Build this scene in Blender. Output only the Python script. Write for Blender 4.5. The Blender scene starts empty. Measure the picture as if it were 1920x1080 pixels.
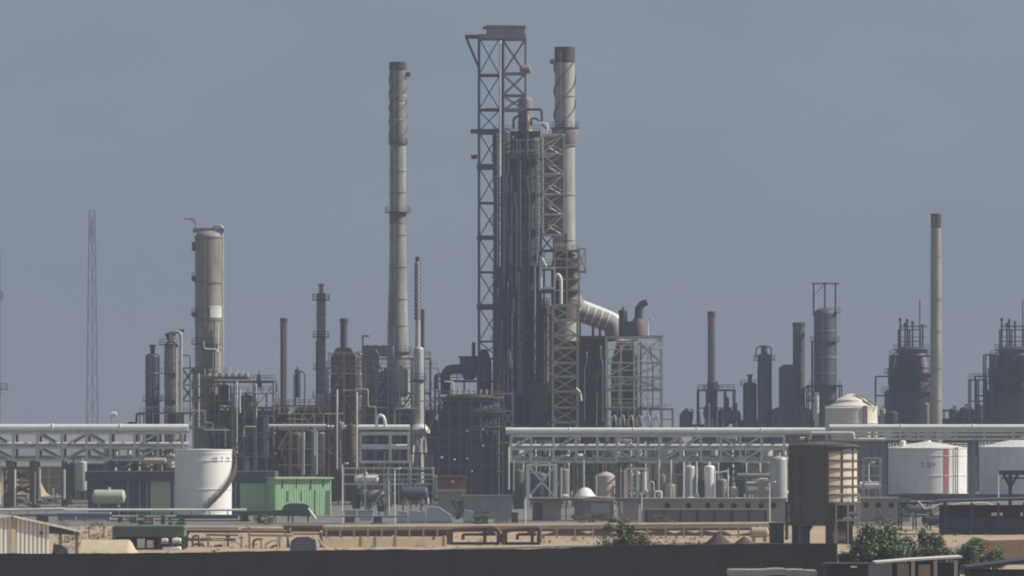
import bpy, math, random
from mathutils import Vector, Matrix
PI = math.pi
C = bpy.context.scene.collection
scn = bpy.context.scene

# ------------------------------------------------------------------ camera
CAM_H, HZ, FPX = 14.4, 800.0, 10000.0        # eye height, horizon row and focal length in photo pixels
cam = bpy.data.cameras.new('camera'); cam_o = bpy.data.objects.new('camera', cam); C.objects.link(cam_o)
cam_o.location = (0, 0, CAM_H); cam_o.rotation_euler = (PI / 2, 0, 0)
cam.sensor_width = 36; cam.lens = FPX / 1920 * 36; cam.shift_y = (HZ - 540) / 1920
cam.clip_start = 1; cam.clip_end = 40000
scn.camera = cam_o

# ------------------------------------------------------------------ sky, sun, exposure
SUN_ELEV, SUN_AZ = math.radians(39), math.radians(91)   # azimuth from the view direction, clockwise
world = bpy.data.worlds.new('World'); scn.world = world; world.use_nodes = True
wn, wl = world.node_tree.nodes, world.node_tree.links
sky = wn.new('ShaderNodeTexSky'); sky.sky_type = 'NISHITA'; sky.sun_disc = False
sky.sun_elevation = SUN_ELEV; sky.sun_rotation = SUN_AZ
sky.air_density = 1.0; sky.dust_density = 2.0; sky.ozone_density = 2.0
bg = wn['Background']; bg.inputs['Strength'].default_value = 0.069
# thin even overcast: the sky's own colour greyed a little and broken up by very soft cloud
tc = wn.new('ShaderNodeTexCoord'); mp = wn.new('ShaderNodeMapping'); mp.inputs['Scale'].default_value = (20, 20, 44)
nz = wn.new('ShaderNodeTexNoise'); nz.inputs['Scale'].default_value = 1.0; nz.inputs['Detail'].default_value = 5
mr = wn.new('ShaderNodeMapRange'); mr.inputs['From Min'].default_value = .3; mr.inputs['From Max'].default_value = .7
mr.inputs['To Min'].default_value = 0.0; mr.inputs['To Max'].default_value = 1.0
mixc = wn.new('ShaderNodeMix'); mixc.data_type = 'RGBA'; mixc.blend_type = 'MIX'; mixc.inputs[0].default_value = 0.80
ramp = wn.new('ShaderNodeMix'); ramp.data_type = 'RGBA'
ramp.inputs[6].default_value = (2.42, 3.16, 3.98, 1); ramp.inputs[7].default_value = (3.08, 3.58, 4.52, 1)
wl.new(tc.outputs['Generated'], mp.inputs[0]); wl.new(mp.outputs[0], nz.inputs['Vector'])
wl.new(nz.outputs['Fac'], mr.inputs[0]); wl.new(mr.outputs[0], ramp.inputs[0])
wl.new(sky.outputs[0], mixc.inputs[6]); wl.new(ramp.outputs[2], mixc.inputs[7])
wl.new(mixc.outputs[2], bg.inputs['Color'])
sl = bpy.data.lights.new('sun', 'SUN'); sl.energy = 5.0; sl.angle = math.radians(0.5); sl.color = (1.0, 0.945, 0.85)
so = bpy.data.objects.new('sun', sl); C.objects.link(so)
S = Vector((math.sin(SUN_AZ) * math.cos(SUN_ELEV), math.cos(SUN_AZ) * math.cos(SUN_ELEV), math.sin(SUN_ELEV)))
so.rotation_euler = S.to_track_quat('Z', 'Y').to_euler(); so.location = (300, 700, 300)
scn.view_settings.view_transform = 'Standard'; scn.view_settings.look = 'None'
scn.view_settings.exposure = 0.30; scn.view_settings.gamma = 1.0
scn.render.engine = 'CYCLES'
scn.cycles.use_denoising = True; scn.cycles.max_bounces = 6; scn.cycles.volume_bounces = 1
scn.cycles.filter_width = 2.0

# ------------------------------------------------------------------ materials
MATS = {}
def mat(name, col, alt=None, amt=.5, rough=.65, metal=0.0, scale=.6, stretch=.35, alt2=None, amt2=0, bump=0):
    """col broken up by weather patches (alt) and runs (alt2); noise lives in world space, runs are stretched down the face"""
    m = bpy.data.materials.new(name); m.use_nodes = True
    n, l = m.node_tree.nodes, m.node_tree.links; b = n['Principled BSDF']
    b.inputs['Roughness'].default_value = rough; b.inputs['Metallic'].default_value = metal
    geo = n.new('ShaderNodeNewGeometry')
    def noise(sc, st, det, lo, hi):
        mpn = n.new('ShaderNodeMapping'); mpn.inputs['Scale'].default_value = (sc, sc, sc * st)
        l.new(geo.outputs['Position'], mpn.inputs[0])
        t = n.new('ShaderNodeTexNoise'); t.inputs['Scale'].default_value = 1; t.inputs['Detail'].default_value = det
        t.inputs['Roughness'].default_value = .6
        l.new(mpn.outputs[0], t.inputs['Vector'])
        r = n.new('ShaderNodeMapRange'); r.inputs['From Min'].default_value = lo; r.inputs['From Max'].default_value = hi
        l.new(t.outputs['Fac'], r.inputs[0]); return r.outputs[0]
    a = tuple(x * .62 for x in col) if alt is None else alt
    def mixer(f, amt_, c1, c2, sock=None):
        x = n.new('ShaderNodeMix'); x.data_type = 'RGBA'
        mu = n.new('ShaderNodeMath'); mu.operation = 'MULTIPLY'; mu.inputs[1].default_value = amt_
        l.new(f, mu.inputs[0]); l.new(mu.outputs[0], x.inputs[0])
        if sock: l.new(sock, x.inputs[6])
        else: x.inputs[6].default_value = (*c1, 1)
        x.inputs[7].default_value = (*c2, 1); return x.outputs[2]
    o = mixer(noise(scale, stretch, 4, .38, .68), amt, col, a)
    if alt2: o = mixer(noise(scale * 2.6, .12, 3, .5, .72), amt2, None, alt2, o)
    l.new(o, b.inputs['Base Color'])
    if bump:
        bp = n.new('ShaderNodeBump'); bp.inputs['Strength'].default_value = bump
        l.new(noise(3, 1, 3, 0, 1), bp.inputs['Height']); l.new(bp.outputs[0], b.inputs['Normal'])
    MATS[name] = m; return m
RUST = (.16, .075, .04)
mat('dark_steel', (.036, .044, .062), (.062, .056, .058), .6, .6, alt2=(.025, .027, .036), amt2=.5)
mat('blue_steel', (.045, .058, .082), (.04, .048, .06), .6, .55)
mat('brown_steel', (.11, .085, .07), RUST, .6, .7)
mat('grey_steel', (.20, .20, .19), (.12, .105, .095), .6, .6)
mat('light_steel', (.66, .65, .58), (.42, .38, .31), .6, .6, alt2=(.26, .17, .11), amt2=.35)
mat('tan_steel', (.46, .41, .33), (.28, .21, .15), .6, .65)
mat('pale_steel', (.72, .71, .66), (.42, .39, .33), .6, .5)
mat('white_paint', (.78, .775, .75), (.60, .58, .53), .5, .5, alt2=(.42, .36, .30), amt2=.22)
mat('white_clean', (.78, .77, .73), (.70, .68, .63), .5, .45)
mat('cladding', (.82, .82, .79), (.68, .67, .63), .5, .4, .08)
mat('dull_cladding', (.44, .44, .42), (.29, .28, .25), .6, .45, .1)
mat('beige_shell', (.285, .262, .22), (.17, .15, .125), .8, .6, alt2=(.12, .09, .07), amt2=.7, scale=.4)
mat('stack_grey', (.33, .335, .32), (.17, .16, .15), .8, .7, alt2=(.12, .10, .09), amt2=.65, scale=.35)
mat('stack_pale', (.36, .36, .345), (.23, .215, .20), .8, .7, alt2=(.17, .145, .125), amt2=.6, scale=.35)
mat('stack_tan', (.30, .285, .235), (.21, .195, .16), .7, .7, alt2=(.16, .14, .11), amt2=.5, scale=.4)
mat('soot', (.045, .044, .048), (.085, .06, .05), .6, .8)
mat('dark_stack', (.065, .064, .075), (.10, .075, .065), .6, .7)
mat('mauve_steel', (.25, .21, .22), (.17, .13, .13), .6, .7)
mat('rust', (.17, .085, .05), (.10, .05, .035), .7, .8)
mat('red_lead', (.26, .09, .06), (.16, .07, .05), .6, .7)
mat('red_stripe', (.38, .125, .115), (.32, .12, .11), .5, .55)
mat('green_panel', (.36, .62, .34), (.29, .50, .275), .7, .7, alt2=(.21, .30, .17), amt2=.5)
mat('pale_green', (.42, .49, .33), (.33, .38, .25), .5, .6)
mat('dark_green', (.055, .10, .075), (.04, .07, .055), .6, .6)
mat('canopy_green', (.10, .145, .105), (.075, .105, .08), .6, .7)
mat('slate', (.068, .082, .105), (.046, .055, .07), .6, .6)
mat('dark_wall', (.036, .042, .047), (.02, .023, .026), .8, .9, scale=.3, stretch=.5, alt2=(.062, .064, .060), amt2=.55, bump=.3)
mat('concrete', (.36, .34, .30), (.26, .24, .20), .6, .85)
mat('grey_render', (.30, .30, .30), (.22, .21, .20), .6, .85)
mat('brick_red', (.24, .17, .14), (.18, .13, .11), .6, .85)
mat('sand_wall', (.50, .41, .27), (.40, .31, .19), .6, .85)
mat('sand_pipe', (.46, .38, .27), (.34, .25, .17), .6, .7)
mat('blue_grey', (.23, .27, .34), (.17, .2, .26), .6, .5)
mat('tarp', (.42, .45, .47), (.33, .35, .37), .5, .7)
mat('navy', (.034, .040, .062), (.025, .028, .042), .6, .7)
mat('blue_tarp', (.11, .12, .18), (.075, .08, .12), .6, .7)
mat('pinkish', (.46, .38, .35), (.36, .28, .25), .5, .6)
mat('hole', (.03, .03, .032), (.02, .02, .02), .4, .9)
mat('sunlit_panel', (.60, .54, .45), (.48, .42, .34), .6, .7, alt2=(.30, .2, .12), amt2=.4)
mat('rib_brown', (.10, .078, .062), (.07, .05, .042), .6, .8)
mat('rust_shell', (.072, .074, .082), (.062, .054, .052), .7, .75)
mat('letter', (.10, .10, .11), (.2, .2, .2), .5, .6)
mat('bark', (.09, .07, .05), (.06, .045, .035), .5, .9)
mat('leaf', (.075, .135, .052), (.12, .165, .065), .8, .6, scale=1.2, stretch=1)
mat('leaf_dark', (.052, .105, .048), (.085, .14, .058), .8, .6, scale=1.2, stretch=1)
mat('leaf_dry', (.12, .125, .055), (.08, .095, .04), .8, .7, scale=1.2, stretch=1)
mat('sand', (.43, .315, .20), (.32, .215, .13), .9, .95, scale=.16, stretch=1, alt2=(.20, .165, .10), amt2=.6, bump=.6)
mat('paving', (.16, .155, .14), (.10, .098, .09), .7, .9, scale=.1, stretch=1, alt2=(.14, .14, .1), amt2=.4)
mat('stack_stained', (.15, .135, .13), (.24, .23, .215), .9, .75, scale=.5, alt2=(.10, .07, .06), amt2=.7)
mat('cream', (.74, .69, .57), (.64, .58, .46), .6, .55, alt2=(.45, .36, .25), amt2=.25)
mat('rust_dark', (.115, .065, .045), (.075, .048, .036), .7, .8)
mat('olive_mesh', (.125, .13, .105), (.085, .085, .07), .6, .8, alt2=(.17, .15, .11), amt2=.4)
mat('sheet_roof', (.26, .25, .27), (.18, .155, .15), .6, .6)
mat('earth_and_shadow', (.075, .055, .045), (.055, .04, .035), .6, .95, scale=.5, stretch=1)  # earth of the heaps, also the shadow colour under the pipeline

# ------------------------------------------------------------------ geometry helpers
def X(px, D): return (px - 960) / FPX * D
def Z(py, D): return CAM_H + (HZ - py) / FPX * D
def P(px, py, D, dy=0): return Vector((X(px, D), D + dy, Z(py, D)))
def PX(n, D): return n / FPX * D                     # n photo pixels in metres at depth D
class MB:
    def __init__(s): s.v = []; s.f = []
    def box(s, x0, x1, y0, y1, z0, z1):
        b = len(s.v)
        s.v += [(x, y, z) for z in (z0, z1) for y in (y0, y1) for x in (x0, x1)]
        s.f += [[b + i for i in q] for q in ((0, 2, 3, 1), (4, 5, 7, 6), (0, 1, 5, 4), (2, 6, 7, 3), (0, 4, 6, 2), (1, 3, 7, 5))]
        return s
    def rod(s, p, q, r, n=6, r2=None, rot=0):
        p, q = Vector(p), Vector(q); d = q - p
        if d.length < 1e-6: return s
        d.normalize(); u = d.orthogonal() if abs(d.z) < .999 else Vector((1, 0, 0))
        if abs(d.z) < .999: u = d.cross(Vector((0, 0, 1))).normalized()
        w = d.cross(u).normalized(); b = len(s.v); r2 = r if r2 is None else r2
        for c, rr in ((p, r), (q, r2)):
            for i in range(n):
                a = 2 * PI * i / n + rot; s.v.append(tuple(c + (u * math.cos(a) + w * math.sin(a)) * rr))
        for i in range(n): s.f.append([b + i, b + (i + 1) % n, b + n + (i + 1) % n, b + n + i])
        s.f.append([b + i for i in reversed(range(n))]); s.f.append([b + n + i for i in range(n)]); return s
    def bar(s, p, q, w): return s.rod(p, q, w * .7071, 4, rot=PI / 4)
    def tube(s, pts, r, n=10, R=None):
        pts = [Vector(p) for p in pts]
        if R: pts = bend(pts, R)
        T = [(pts[min(i + 1, len(pts) - 1)] - pts[max(i - 1, 0)]).normalized() for i in range(len(pts))]
        u = T[0].orthogonal().normalized(); b = len(s.v)
        for i, p in enumerate(pts):
            u = (u - T[i] * u.dot(T[i])).normalized(); w = T[i].cross(u)
            rr = r[i] if isinstance(r, (list, tuple)) else r
            for k in range(n):
                a = 2 * PI * k / n; s.v.append(tuple(p + (u * math.cos(a) + w * math.sin(a)) * rr))
        for i in range(len(pts) - 1):
            for k in range(n):
                s.f.append([b + i * n + k, b + i * n + (k + 1) % n, b + (i + 1) * n + (k + 1) % n, b + (i + 1) * n + k])
        s.f.append([b + k for k in reversed(range(n))]); e = b + (len(pts) - 1) * n; s.f.append([e + k for k in range(n)]); return s
    def lathe(s, cx, cy, prof, n=28, a0=0, a1=2 * PI, caps=True):
        full = abs(a1 - a0 - 2 * PI) < 1e-6; m = n if full else n + 1; b = len(s.v)
        for r, z in prof:
            for k in range(m):
                a = a0 + (a1 - a0) * k / n; s.v.append((cx + r * math.cos(a), cy + r * math.sin(a), z))
        for i in range(len(prof) - 1):
            for k in range(n):
                k2 = (k + 1) % m; s.f.append([b + i * m + k, b + i * m + k2, b + (i + 1) * m + k2, b + (i + 1) * m + k])
        if caps and full:
            if prof[0][0] > 1e-4: s.f.append([b + k for k in reversed(range(m))])
            if prof[-1][0] > 1e-4: e = b + (len(prof) - 1) * m; s.f.append([e + k for k in range(m)])
        elif not full:                                # close a sector deck
            for k0 in (0, n):
                fc = [b + i * m + k0 for i in range(len(prof))]; s.f.append(fc if k0 == 0 else fc[::-1])
        return s
    def drum(s, p, q, r, n=20, head=.5):
        """pressure vessel between p and q with domed ends"""
        p, q = Vector(p), Vector(q); d = (q - p).normalized(); k = [0, .4, .7, .9, 1]
        pts, rs = [], []
        for t in k: pts.append(p - d * head * r * (1 - t)); rs.append(max(.02, r * math.sqrt(1 - (1 - t) ** 2)))
        for t in reversed(k): pts.append(q + d * head * r * (1 - t)); rs.append(max(.02, r * math.sqrt(1 - (1 - t) ** 2)))
        pts[5] += d * .002
        return s.tube(pts, rs, n)
    def prism(s, poly, y0, y1):
        """poly in (x, z) swept from y0 to y1"""
        b = len(s.v); n = len(poly)
        s.v += [(x, y0, z) for x, z in poly] + [(x, y1, z) for x, z in poly]
        s.f.append([b + i for i in range(n)]); s.f.append([b + n + i for i in reversed(range(n))])
        for i in range(n): s.f.append([b + i, b + n + i, b + n + (i + 1) % n, b + (i + 1) % n])
        return s
    def build(s, name, m, parent=None, smooth=True, ang=.55):
        off = wloc(parent) if parent else Vector((0, 0, 0))
        me = bpy.data.meshes.new(name)
        me.from_pydata([(v[0] - off.x, v[1] - off.y, v[2] - off.z) for v in s.v], [], s.f)
        me.materials.append(MATS[m] if isinstance(m, str) else m)
        if smooth:
            me.polygons.foreach_set('use_smooth', [True] * len(me.polygons)); me.set_sharp_from_angle(angle=ang)
        me.update()
        o = bpy.data.objects.new(name, me); C.objects.link(o)
        if parent: o.parent = parent
        return o
def wloc(o):
    v = Vector(o.location)
    while o.parent: o = o.parent; v += Vector(o.location)
    return v
def bend(pts, R, k=5):
    out = [pts[0]]
    for i in range(1, len(pts) - 1):
        a, b, c = pts[i - 1], pts[i], pts[i + 1]
        r = min(R, (a - b).length * .48, (c - b).length * .48)
        p, q = b + (a - b).normalized() * r, b + (c - b).normalized() * r
        for j in range(k + 1):
            t = j / k; out.append(p * (1 - t) ** 2 + b * 2 * t * (1 - t) + q * t * t)
    return out + [pts[-1]]
def tag(o, label, cat, group=None, kind=None):
    o['label'] = label; o['category'] = cat
    if group: o['group'] = group
    if kind: o['kind'] = kind
    return o
def thing(name, label, cat, x, y, z=0, group=None):
    o = bpy.data.objects.new(name, None); C.objects.link(o); o.location = (x, y, z); o.empty_display_size = .5
    return tag(o, label, cat, group)
def struct(o, kind='structure'): o['kind'] = kind; return o
def dup(root, loc, label=None):
    r = root.copy(); C.objects.link(r); r.location = loc
    if label: r['label'] = label
    for ch in list(root.children):
        c = ch.copy(); C.objects.link(c); c.parent = r
        for g in list(ch.children):
            d = g.copy(); C.objects.link(d); d.parent = c
    return r

# ---- reusable pieces
def platform(t, cx, cy, z, r, ext=1.0, a0=0, a1=2 * PI, m='dark_steel', rail=True):
    """ring deck round a vessel; the rail is its sub-part"""
    n = max(6, int(24 * (a1 - a0) / (2 * PI)))
    d = MB().lathe(cx, cy, [(r + .02, z - .12), (r + ext, z - .12), (r + ext, z + .06), (r + .02, z + .06), (r + .02, z - .12)], n, a0, a1, caps=False).build('platform', m, t)
    if rail:
        b = MB(); R = r + ext - .06; pts = [Vector((cx + R * math.cos(a0 + (a1 - a0) * k / n), cy + R * math.sin(a0 + (a1 - a0) * k / n), z)) for k in range(n + 1)]
        for h in (.55, 1.1):
            for p, q in zip(pts, pts[1:]): b.rod(p + Vector((0, 0, h)), q + Vector((0, 0, h)), .035, 4)
        for p in pts[::2]: b.rod(p, p + Vector((0, 0, 1.1)), .035, 4)
        b.build('railing', m, d, smooth=False)
    return d
def ladder(t, x, y, z0, z1, m='grey_steel', cage=True):
    b = MB()
    for s in (-.25, .25): b.rod((x + s, y, z0), (x + s, y, z1), .04, 4)
    z = z0
    while z < z1: b.rod((x - .25, y, z), (x + .25, y, z), .025, 4); z += .6
    if cage:
        z = z0 + 2.5
        while z < z1:
            b.tube([(x + .4 * math.cos(a), y - .35 - .4 * math.sin(a), z) for a in [PI * k / 6 for k in range(7)]], .03, 4); z += 1.5
    return b.build('ladder', m, t, smooth=False)
def head(r, z, up=1, k=.5):
    return [(max(.01, r * math.cos(a)), z + up * r * k * math.sin(a)) for a in [PI / 2 * i / 6 for i in range(7)]]

def stack(D, cx, top, wt, label, m, wb=None, ybreak=None, wbase=None, cap=None, plats=(), strakes=None, bot=None, name='chimney_stack', cat='chimney', lad=True, spots=(), bands=(), cap_w=1.08):
    x = X(cx, D); z1 = Z(top, D); z0 = 0 if bot is None else Z(bot, D)
    wb = wb or wt; r1, r0 = PX(wt, D) / 2, PX(wb, D) / 2
    t = thing(name, label, cat, x, D, z0)
    zb = Z(ybreak, D) if ybreak else z0
    prof = [(PX(wbase or wb, D) / 2, z0), (r0, zb), (r1, z1)] if ybreak else [(r0, z0), (r1, z1)]
    prof += [(r1 * .86, z1), (r1 * .86, z1 - 2)]
    MB().lathe(x, D, prof, 32).build('shaft', m, t)
    if cap:
        zc = Z(cap, D); rc = r1 * cap_w
        MB().lathe(x, D, [(r1 + .01, zc), (rc, zc + .1), (rc, z1 + .15), (rc * .82, z1 + .15), (rc * .82, z1 - 1.5)], 32, caps=False).build('cap_band', 'soot', t)
    def rad(z):
        if z >= zb: return r0 + (r1 - r0) * (z - zb) / max(.1, z1 - zb)
        w = PX(wbase or wb, D) / 2; return w + (r0 - w) * (z - z0) / max(.1, zb - z0)
    for y, e in plats: platform(t, x, D, Z(y, D), rad(Z(y, D)), PX(e, D))
    for y in bands:
        zz = Z(y, D); r = rad(zz); MB().lathe(x, D, [(r, zz - .15), (r + .14, zz - .15), (r + .14, zz + .15), (r, zz + .15)], 32, caps=False).build('flange_ring', m, t)
    if strakes:
        ya, yb, turns, hgt = strakes; za, zb2 = Z(yb, D), Z(ya, D)
        for k in range(3):
            b = MB(); N = int(24 * turns); prev = None
            for i in range(N + 1):
                a = 2 * PI * (turns * i / N) + k * 2 * PI / 3; z = za + (zb2 - za) * i / N; r = rad(z)
                d = Vector((math.cos(a), math.sin(a), 0)); c = Vector((x, D, z)); h = PX(hgt, D)
                cur = [c + d * (r - .02) - Vector((0, 0, .06)), c + d * (r + h) - Vector((0, 0, .06)), c + d * (r + h) + Vector((0, 0, .06)), c + d * (r - .02) + Vector((0, 0, .06))]
                n0 = len(b.v); b.v += [tuple(p) for p in cur]
                if prev is not None:
                    for j in range(4): b.f.append([prev + j, prev + (j + 1) % 4, n0 + (j + 1) % 4, n0 + j])
                prev = n0
            b.build('strake', 'soot' if m != 'stack_tan' else m, t)
    for sx, sy, sw, sh in spots:       # boxes fixed to the shaft: analyser cabinets, warning lights
        p = P(sx, sy, D, -r1 * .3); w, h = PX(sw, D) / 2, PX(sh, D) / 2
        MB().box(p.x - w, p.x + w, p.y - w, p.y + w, p.z - h, p.z + h).build('cabinet', 'grey_steel', t)
    if lad and r1 > .5: ladder(t, x - r0 * .5, D - max(r0, r1) - .12, max(z0, 2), z1 - .5)
    return t

def tower(D, cx, top, w, label, m, plats=(), pipes=(), bot=None, skirt=4, name='process_tower', bands=(), neck=None, lad=True, cat='process tower', pm='dull_cladding'):
    x, z1, r = X(cx, D), Z(top, D), PX(w, D) / 2; z0 = 0 if bot is None else Z(bot, D)
    t = thing(name, label, cat, x, D, z0)
    MB().lathe(x, D, [(r * 1.12, z0), (r * 1.0, z0 + skirt)], 28).build('skirt', 'concrete', t)
    MB().lathe(x, D, [(r, z0 + skirt), (r, z1 - r * .5)] + head(r, z1 - r * .5), 28).build('shell', m, t)
    if neck: MB().lathe(x, D, [(PX(neck, D) / 2, z1 - .3), (PX(neck, D) / 2, z1 + 1.4), (PX(neck, D) * .75, z1 + 1.4), (PX(neck, D) * .75, z1 + 1.7)], 14).build('nozzle', m, t)
    for y, a0, a1, e in plats: platform(t, x, D, Z(y, D), r, PX(e, D), math.radians(a0), math.radians(a1))
    for y in bands:
        zz = Z(y, D); MB().lathe(x, D, [(r, zz - .18), (r + .12, zz - .18), (r + .12, zz + .18), (r, zz + .18)], 28, caps=False).build('stiffener_ring', 'grey_steel', t)
    for pts, pr, dy, pmat in pipes:
        MB().tube([P(a, b, D, dy) for a, b in pts], PX(pr, D) / 2, 10, R=PX(14, D)).build('overhead_pipe', pmat or pm, t)
    if lad: ladder(t, x - r * .3, D - r - .25, 2, z1 - r * .5)
    return t

def lattice(D, x0, x1, levels, label, m, depth=None, pw=2.6, bw=2.0, dw=1.5, style='X', name='lattice_tower', cat='lattice tower', bot=True, t=None, taper=None, inner=True):
    xa, xb = X(x0, D), X(x1, D); dep = depth or (xb - xa)
    t = t or thing(name, label, cat, (xa + xb) / 2, D + dep / 2, 0)
    zs = [Z(y, D) for y in levels]
    if bot: zs.append(0.0)
    ztop, zbot = zs[0], zs[-1]; xm, ym = (xa + xb) / 2, D + dep / 2
    def corner(sx, sy, z):
        k = 1 if taper is None else taper + (1 - taper) * (ztop - z) / (ztop - zbot)
        return Vector((xm + sx * (xb - xa) / 2 * k, ym + sy * dep / 2 * k, z))
    cs = [(-1, -1), (1, -1), (1, 1), (-1, 1)]
    for c in cs: MB().bar(corner(*c, zbot), corner(*c, ztop), PX(pw, D)).build('post', m, t, smooth=False)
    for i, z in enumerate(zs):
        if z <= .01: continue
        b = MB()
        for a, c in zip(cs, cs[1:] + cs[:1]): b.bar(corner(*a, z), corner(*c, z), PX(bw, D))
        b.build('ring_beam', m, t, smooth=False)
    for i, (za, zb) in enumerate(zip(zs, zs[1:])):
        b = MB()
        for k, (a, c) in enumerate(zip(cs, cs[1:] + cs[:1])):
            if style == 'X' or (style == 'Z' and (i + k) % 2 == 0): b.bar(corner(*a, zb), corner(*c, za), PX(dw, D))
            if style == 'X' or (style == 'Z' and (i + k) % 2 == 1): b.bar(corner(*a, za), corner(*c, zb), PX(dw, D))
            if style == '/': b.bar(corner(*a, zb), corner(*c, za), PX(dw, D))
        if b.v: b.build('brace', m, t, smooth=False)
    return t

def frame(D, x0, x1, levels, label, m, nb=3, depth=8, pw=2.6, bw=2.2, name='steel_structure', cat='steel structure', decks=(), braces=(), rails=(), t=None, dm='dark_steel', bot=0.0):
    """open steel frame: levels are photo rows of its floors, braces are (bay, storey, kind)"""
    xs = [X(x0 + (x1 - x0) * i / nb, D) for i in range(nb + 1)]; zs = [Z(y, D) for y in levels] + [bot]
    t = t or thing(name, label, cat, (xs[0] + xs[-1]) / 2, D + depth / 2, bot)
    for x in xs:
        for y in (D, D + depth): MB().bar((x, y, bot), (x, y, zs[0]), PX(pw, D)).build('post', m, t, smooth=False)
    for i, z in enumerate(zs[:-1]):
        for y in (D, D + depth): MB().bar((xs[0], y, z), (xs[-1], y, z), PX(bw, D)).build('beam', m, t, smooth=False)
        b = MB()
        for x in xs: b.bar((x, D, z - .02), (x, D + depth, z - .02), PX(bw, D) * .9)
        b.build('cross_beam', m, t, smooth=False)
        if i in decks: MB().box(xs[0] - .2, xs[-1] + .2, D - .2, D + depth + .2, z + PX(bw, D) * .5, z + PX(bw, D) * .5 + .12).build('deck', dm, t)
        if i in rails:
            b = MB(); zz = z + .3
            for h in (.5, 1.0):
                for p, q in (((xs[0], D), (xs[-1], D)), ((xs[0], D + depth), (xs[-1], D + depth)), ((xs[0], D), (xs[0], D + depth)), ((xs[-1], D), (xs[-1], D + depth))):
                    b.rod((*p, zz + h), (*q, zz + h), .04, 4)
            k = int((xs[-1] - xs[0]) / 1.5) + 1
            for j in range(k + 1):
                xx = xs[0] + (xs[-1] - xs[0]) * j / k; b.rod((xx, D, zz - .2), (xx, D, zz + 1), .04, 4); b.rod((xx, D + depth, zz - .2), (xx, D + depth, zz + 1), .04, 4)
            b.build('railing', m, t, smooth=False)
    for bay, st, kind in braces:
        for y in (D, D + depth):
            a, b_, c, d = (xs[bay], y, zs[st + 1]), (xs[bay + 1], y, zs[st]), (xs[bay], y, zs[st]), (xs[bay + 1], y, zs[st + 1])
            b = MB()
            if kind in 'X/': b.bar(a, b_, PX(bw, D) * .8)
            if kind in 'X\\': b.bar(c, d, PX(bw, D) * .8)
            if kind == 'V': mid = ((xs[bay] + xs[bay + 1]) / 2, y, zs[st + 1]); b.bar(c, mid, PX(bw, D) * .8); b.bar(b_, mid, PX(bw, D) * .8)
            if kind == 'A': mid = ((xs[bay] + xs[bay + 1]) / 2, y, zs[st]); b.bar(a, mid, PX(bw, D) * .8); b.bar(d, mid, PX(bw, D) * .8)
            b.build('brace', m, t, smooth=False)
    return t
def pipe(D, pts, w, label, m='cladding', name='pipe', cat='pipe', R=10, group=None, dy=0, flanges=True):
    r = PX(w, D) / 2; P3 = [P(a, b, D, dy + (c[0] if c else 0)) for a, b, *c in pts]
    o = MB().tube(P3, r, 12, R=PX(R, D)); 
    base = P3[0]; t = thing(name, label, cat, base.x, base.y, base.z, group)
    o.build('pipe_run', m, t)
    if flanges:
        for a, b in zip(P3, P3[1:]):
            L = (b - a).length; d = (b - a).normalized(); k = int(L / 14)
            for j in range(1, k + 1):
                c = a + d * (L * j / (k + 1)); MB().rod(c - d * .06, c + d * .06, r * 1.22, 12).build('flange', m, t)
    return t
def vessel(D, cx, top, bot, w, label, m, name='vertical_vessel', cat='vessel', legs=True, group=None, noz=True):
    x, z1, z0, r = X(cx, D), Z(top, D), Z(bot, D), PX(w, D) / 2
    t = thing(name, label, cat, x, D, z0, group); zb = z0 + ((z1 - z0) * .22 if legs else 0)
    prof = (head(r, zb + r * .35, -1, .35)[::-1] if legs else [(r, z0)]) + [(r, z1 - r * .4)] + head(r, z1 - r * .4, 1, .4)
    MB().lathe(x, D, prof, 22).build('shell', m, t)
    if legs:
        for k in range(4):
            a = PI / 4 + k * PI / 2; p = (x + r * .85 * math.cos(a), D + r * .85 * math.sin(a))
            MB().bar((*p, z0), (*p, zb + r * .5), .16).build('leg', 'grey_steel', t, smooth=False)
    if noz: MB().rod((x, D, z1 - .1), (x, D, z1 + .5), r * .22, 10).rod((x, D, z1 + .4), (x, D, z1 + .5), r * .34, 10).build('nozzle', m, t)
    return t
def drum(D, x0, x1, yc, w, label, m, name='horizontal_drum', cat='drum', bot=None, group=None):
    a, b = P(x0, yc, D), P(x1, yc, D); r = PX(w, D) / 2; zb = a.z - r * 1.5 if bot is None else Z(bot, D)
    t = thing(name, label, cat, (a.x + b.x) / 2, D, zb, group)
    d = Vector((1, 0, 0)); MB().drum(a + d * r * .5, b - d * r * .5, r).build('shell', m, t)
    for f in (.22, .78):
        x = a.x + (b.x - a.x) * f; MB().box(x - .2, x + .2, D - r * .8, D + r * .8, zb, a.z - r * .55).build('saddle', 'concrete', t)
    c = (a.x + b.x) / 2; MB().rod((c, D, a.z + r * .9), (c, D, a.z + r * 1.35), r * .25, 10).build('nozzle', m, t)
    return t
def lamp(D, x, top, bot, label, m='pale_steel', group='slim lamp posts'):
    px_, z1, z0 = X(x, D), Z(top, D), (0 if bot is None else Z(bot, D))
    t = thing('lamp_post', label, 'lamp post', px_, D, z0, group)
    MB().rod((px_, D, z0), (px_, D, z1), PX(3.0, D) / 2, 8, PX(2.2, D) / 2).build('pole', m, t)
    MB().rod((px_, D, z1 - .1), (px_ + .5, D - .5, z1 + .1), .06, 6).build('arm', m, t)
    MB().drum((px_ + .4, D - .4, z1 + .08), (px_ + .8, D - .8, z1 + .12), .14, 10).build('lamp_head', m, t)
    return t
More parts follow.
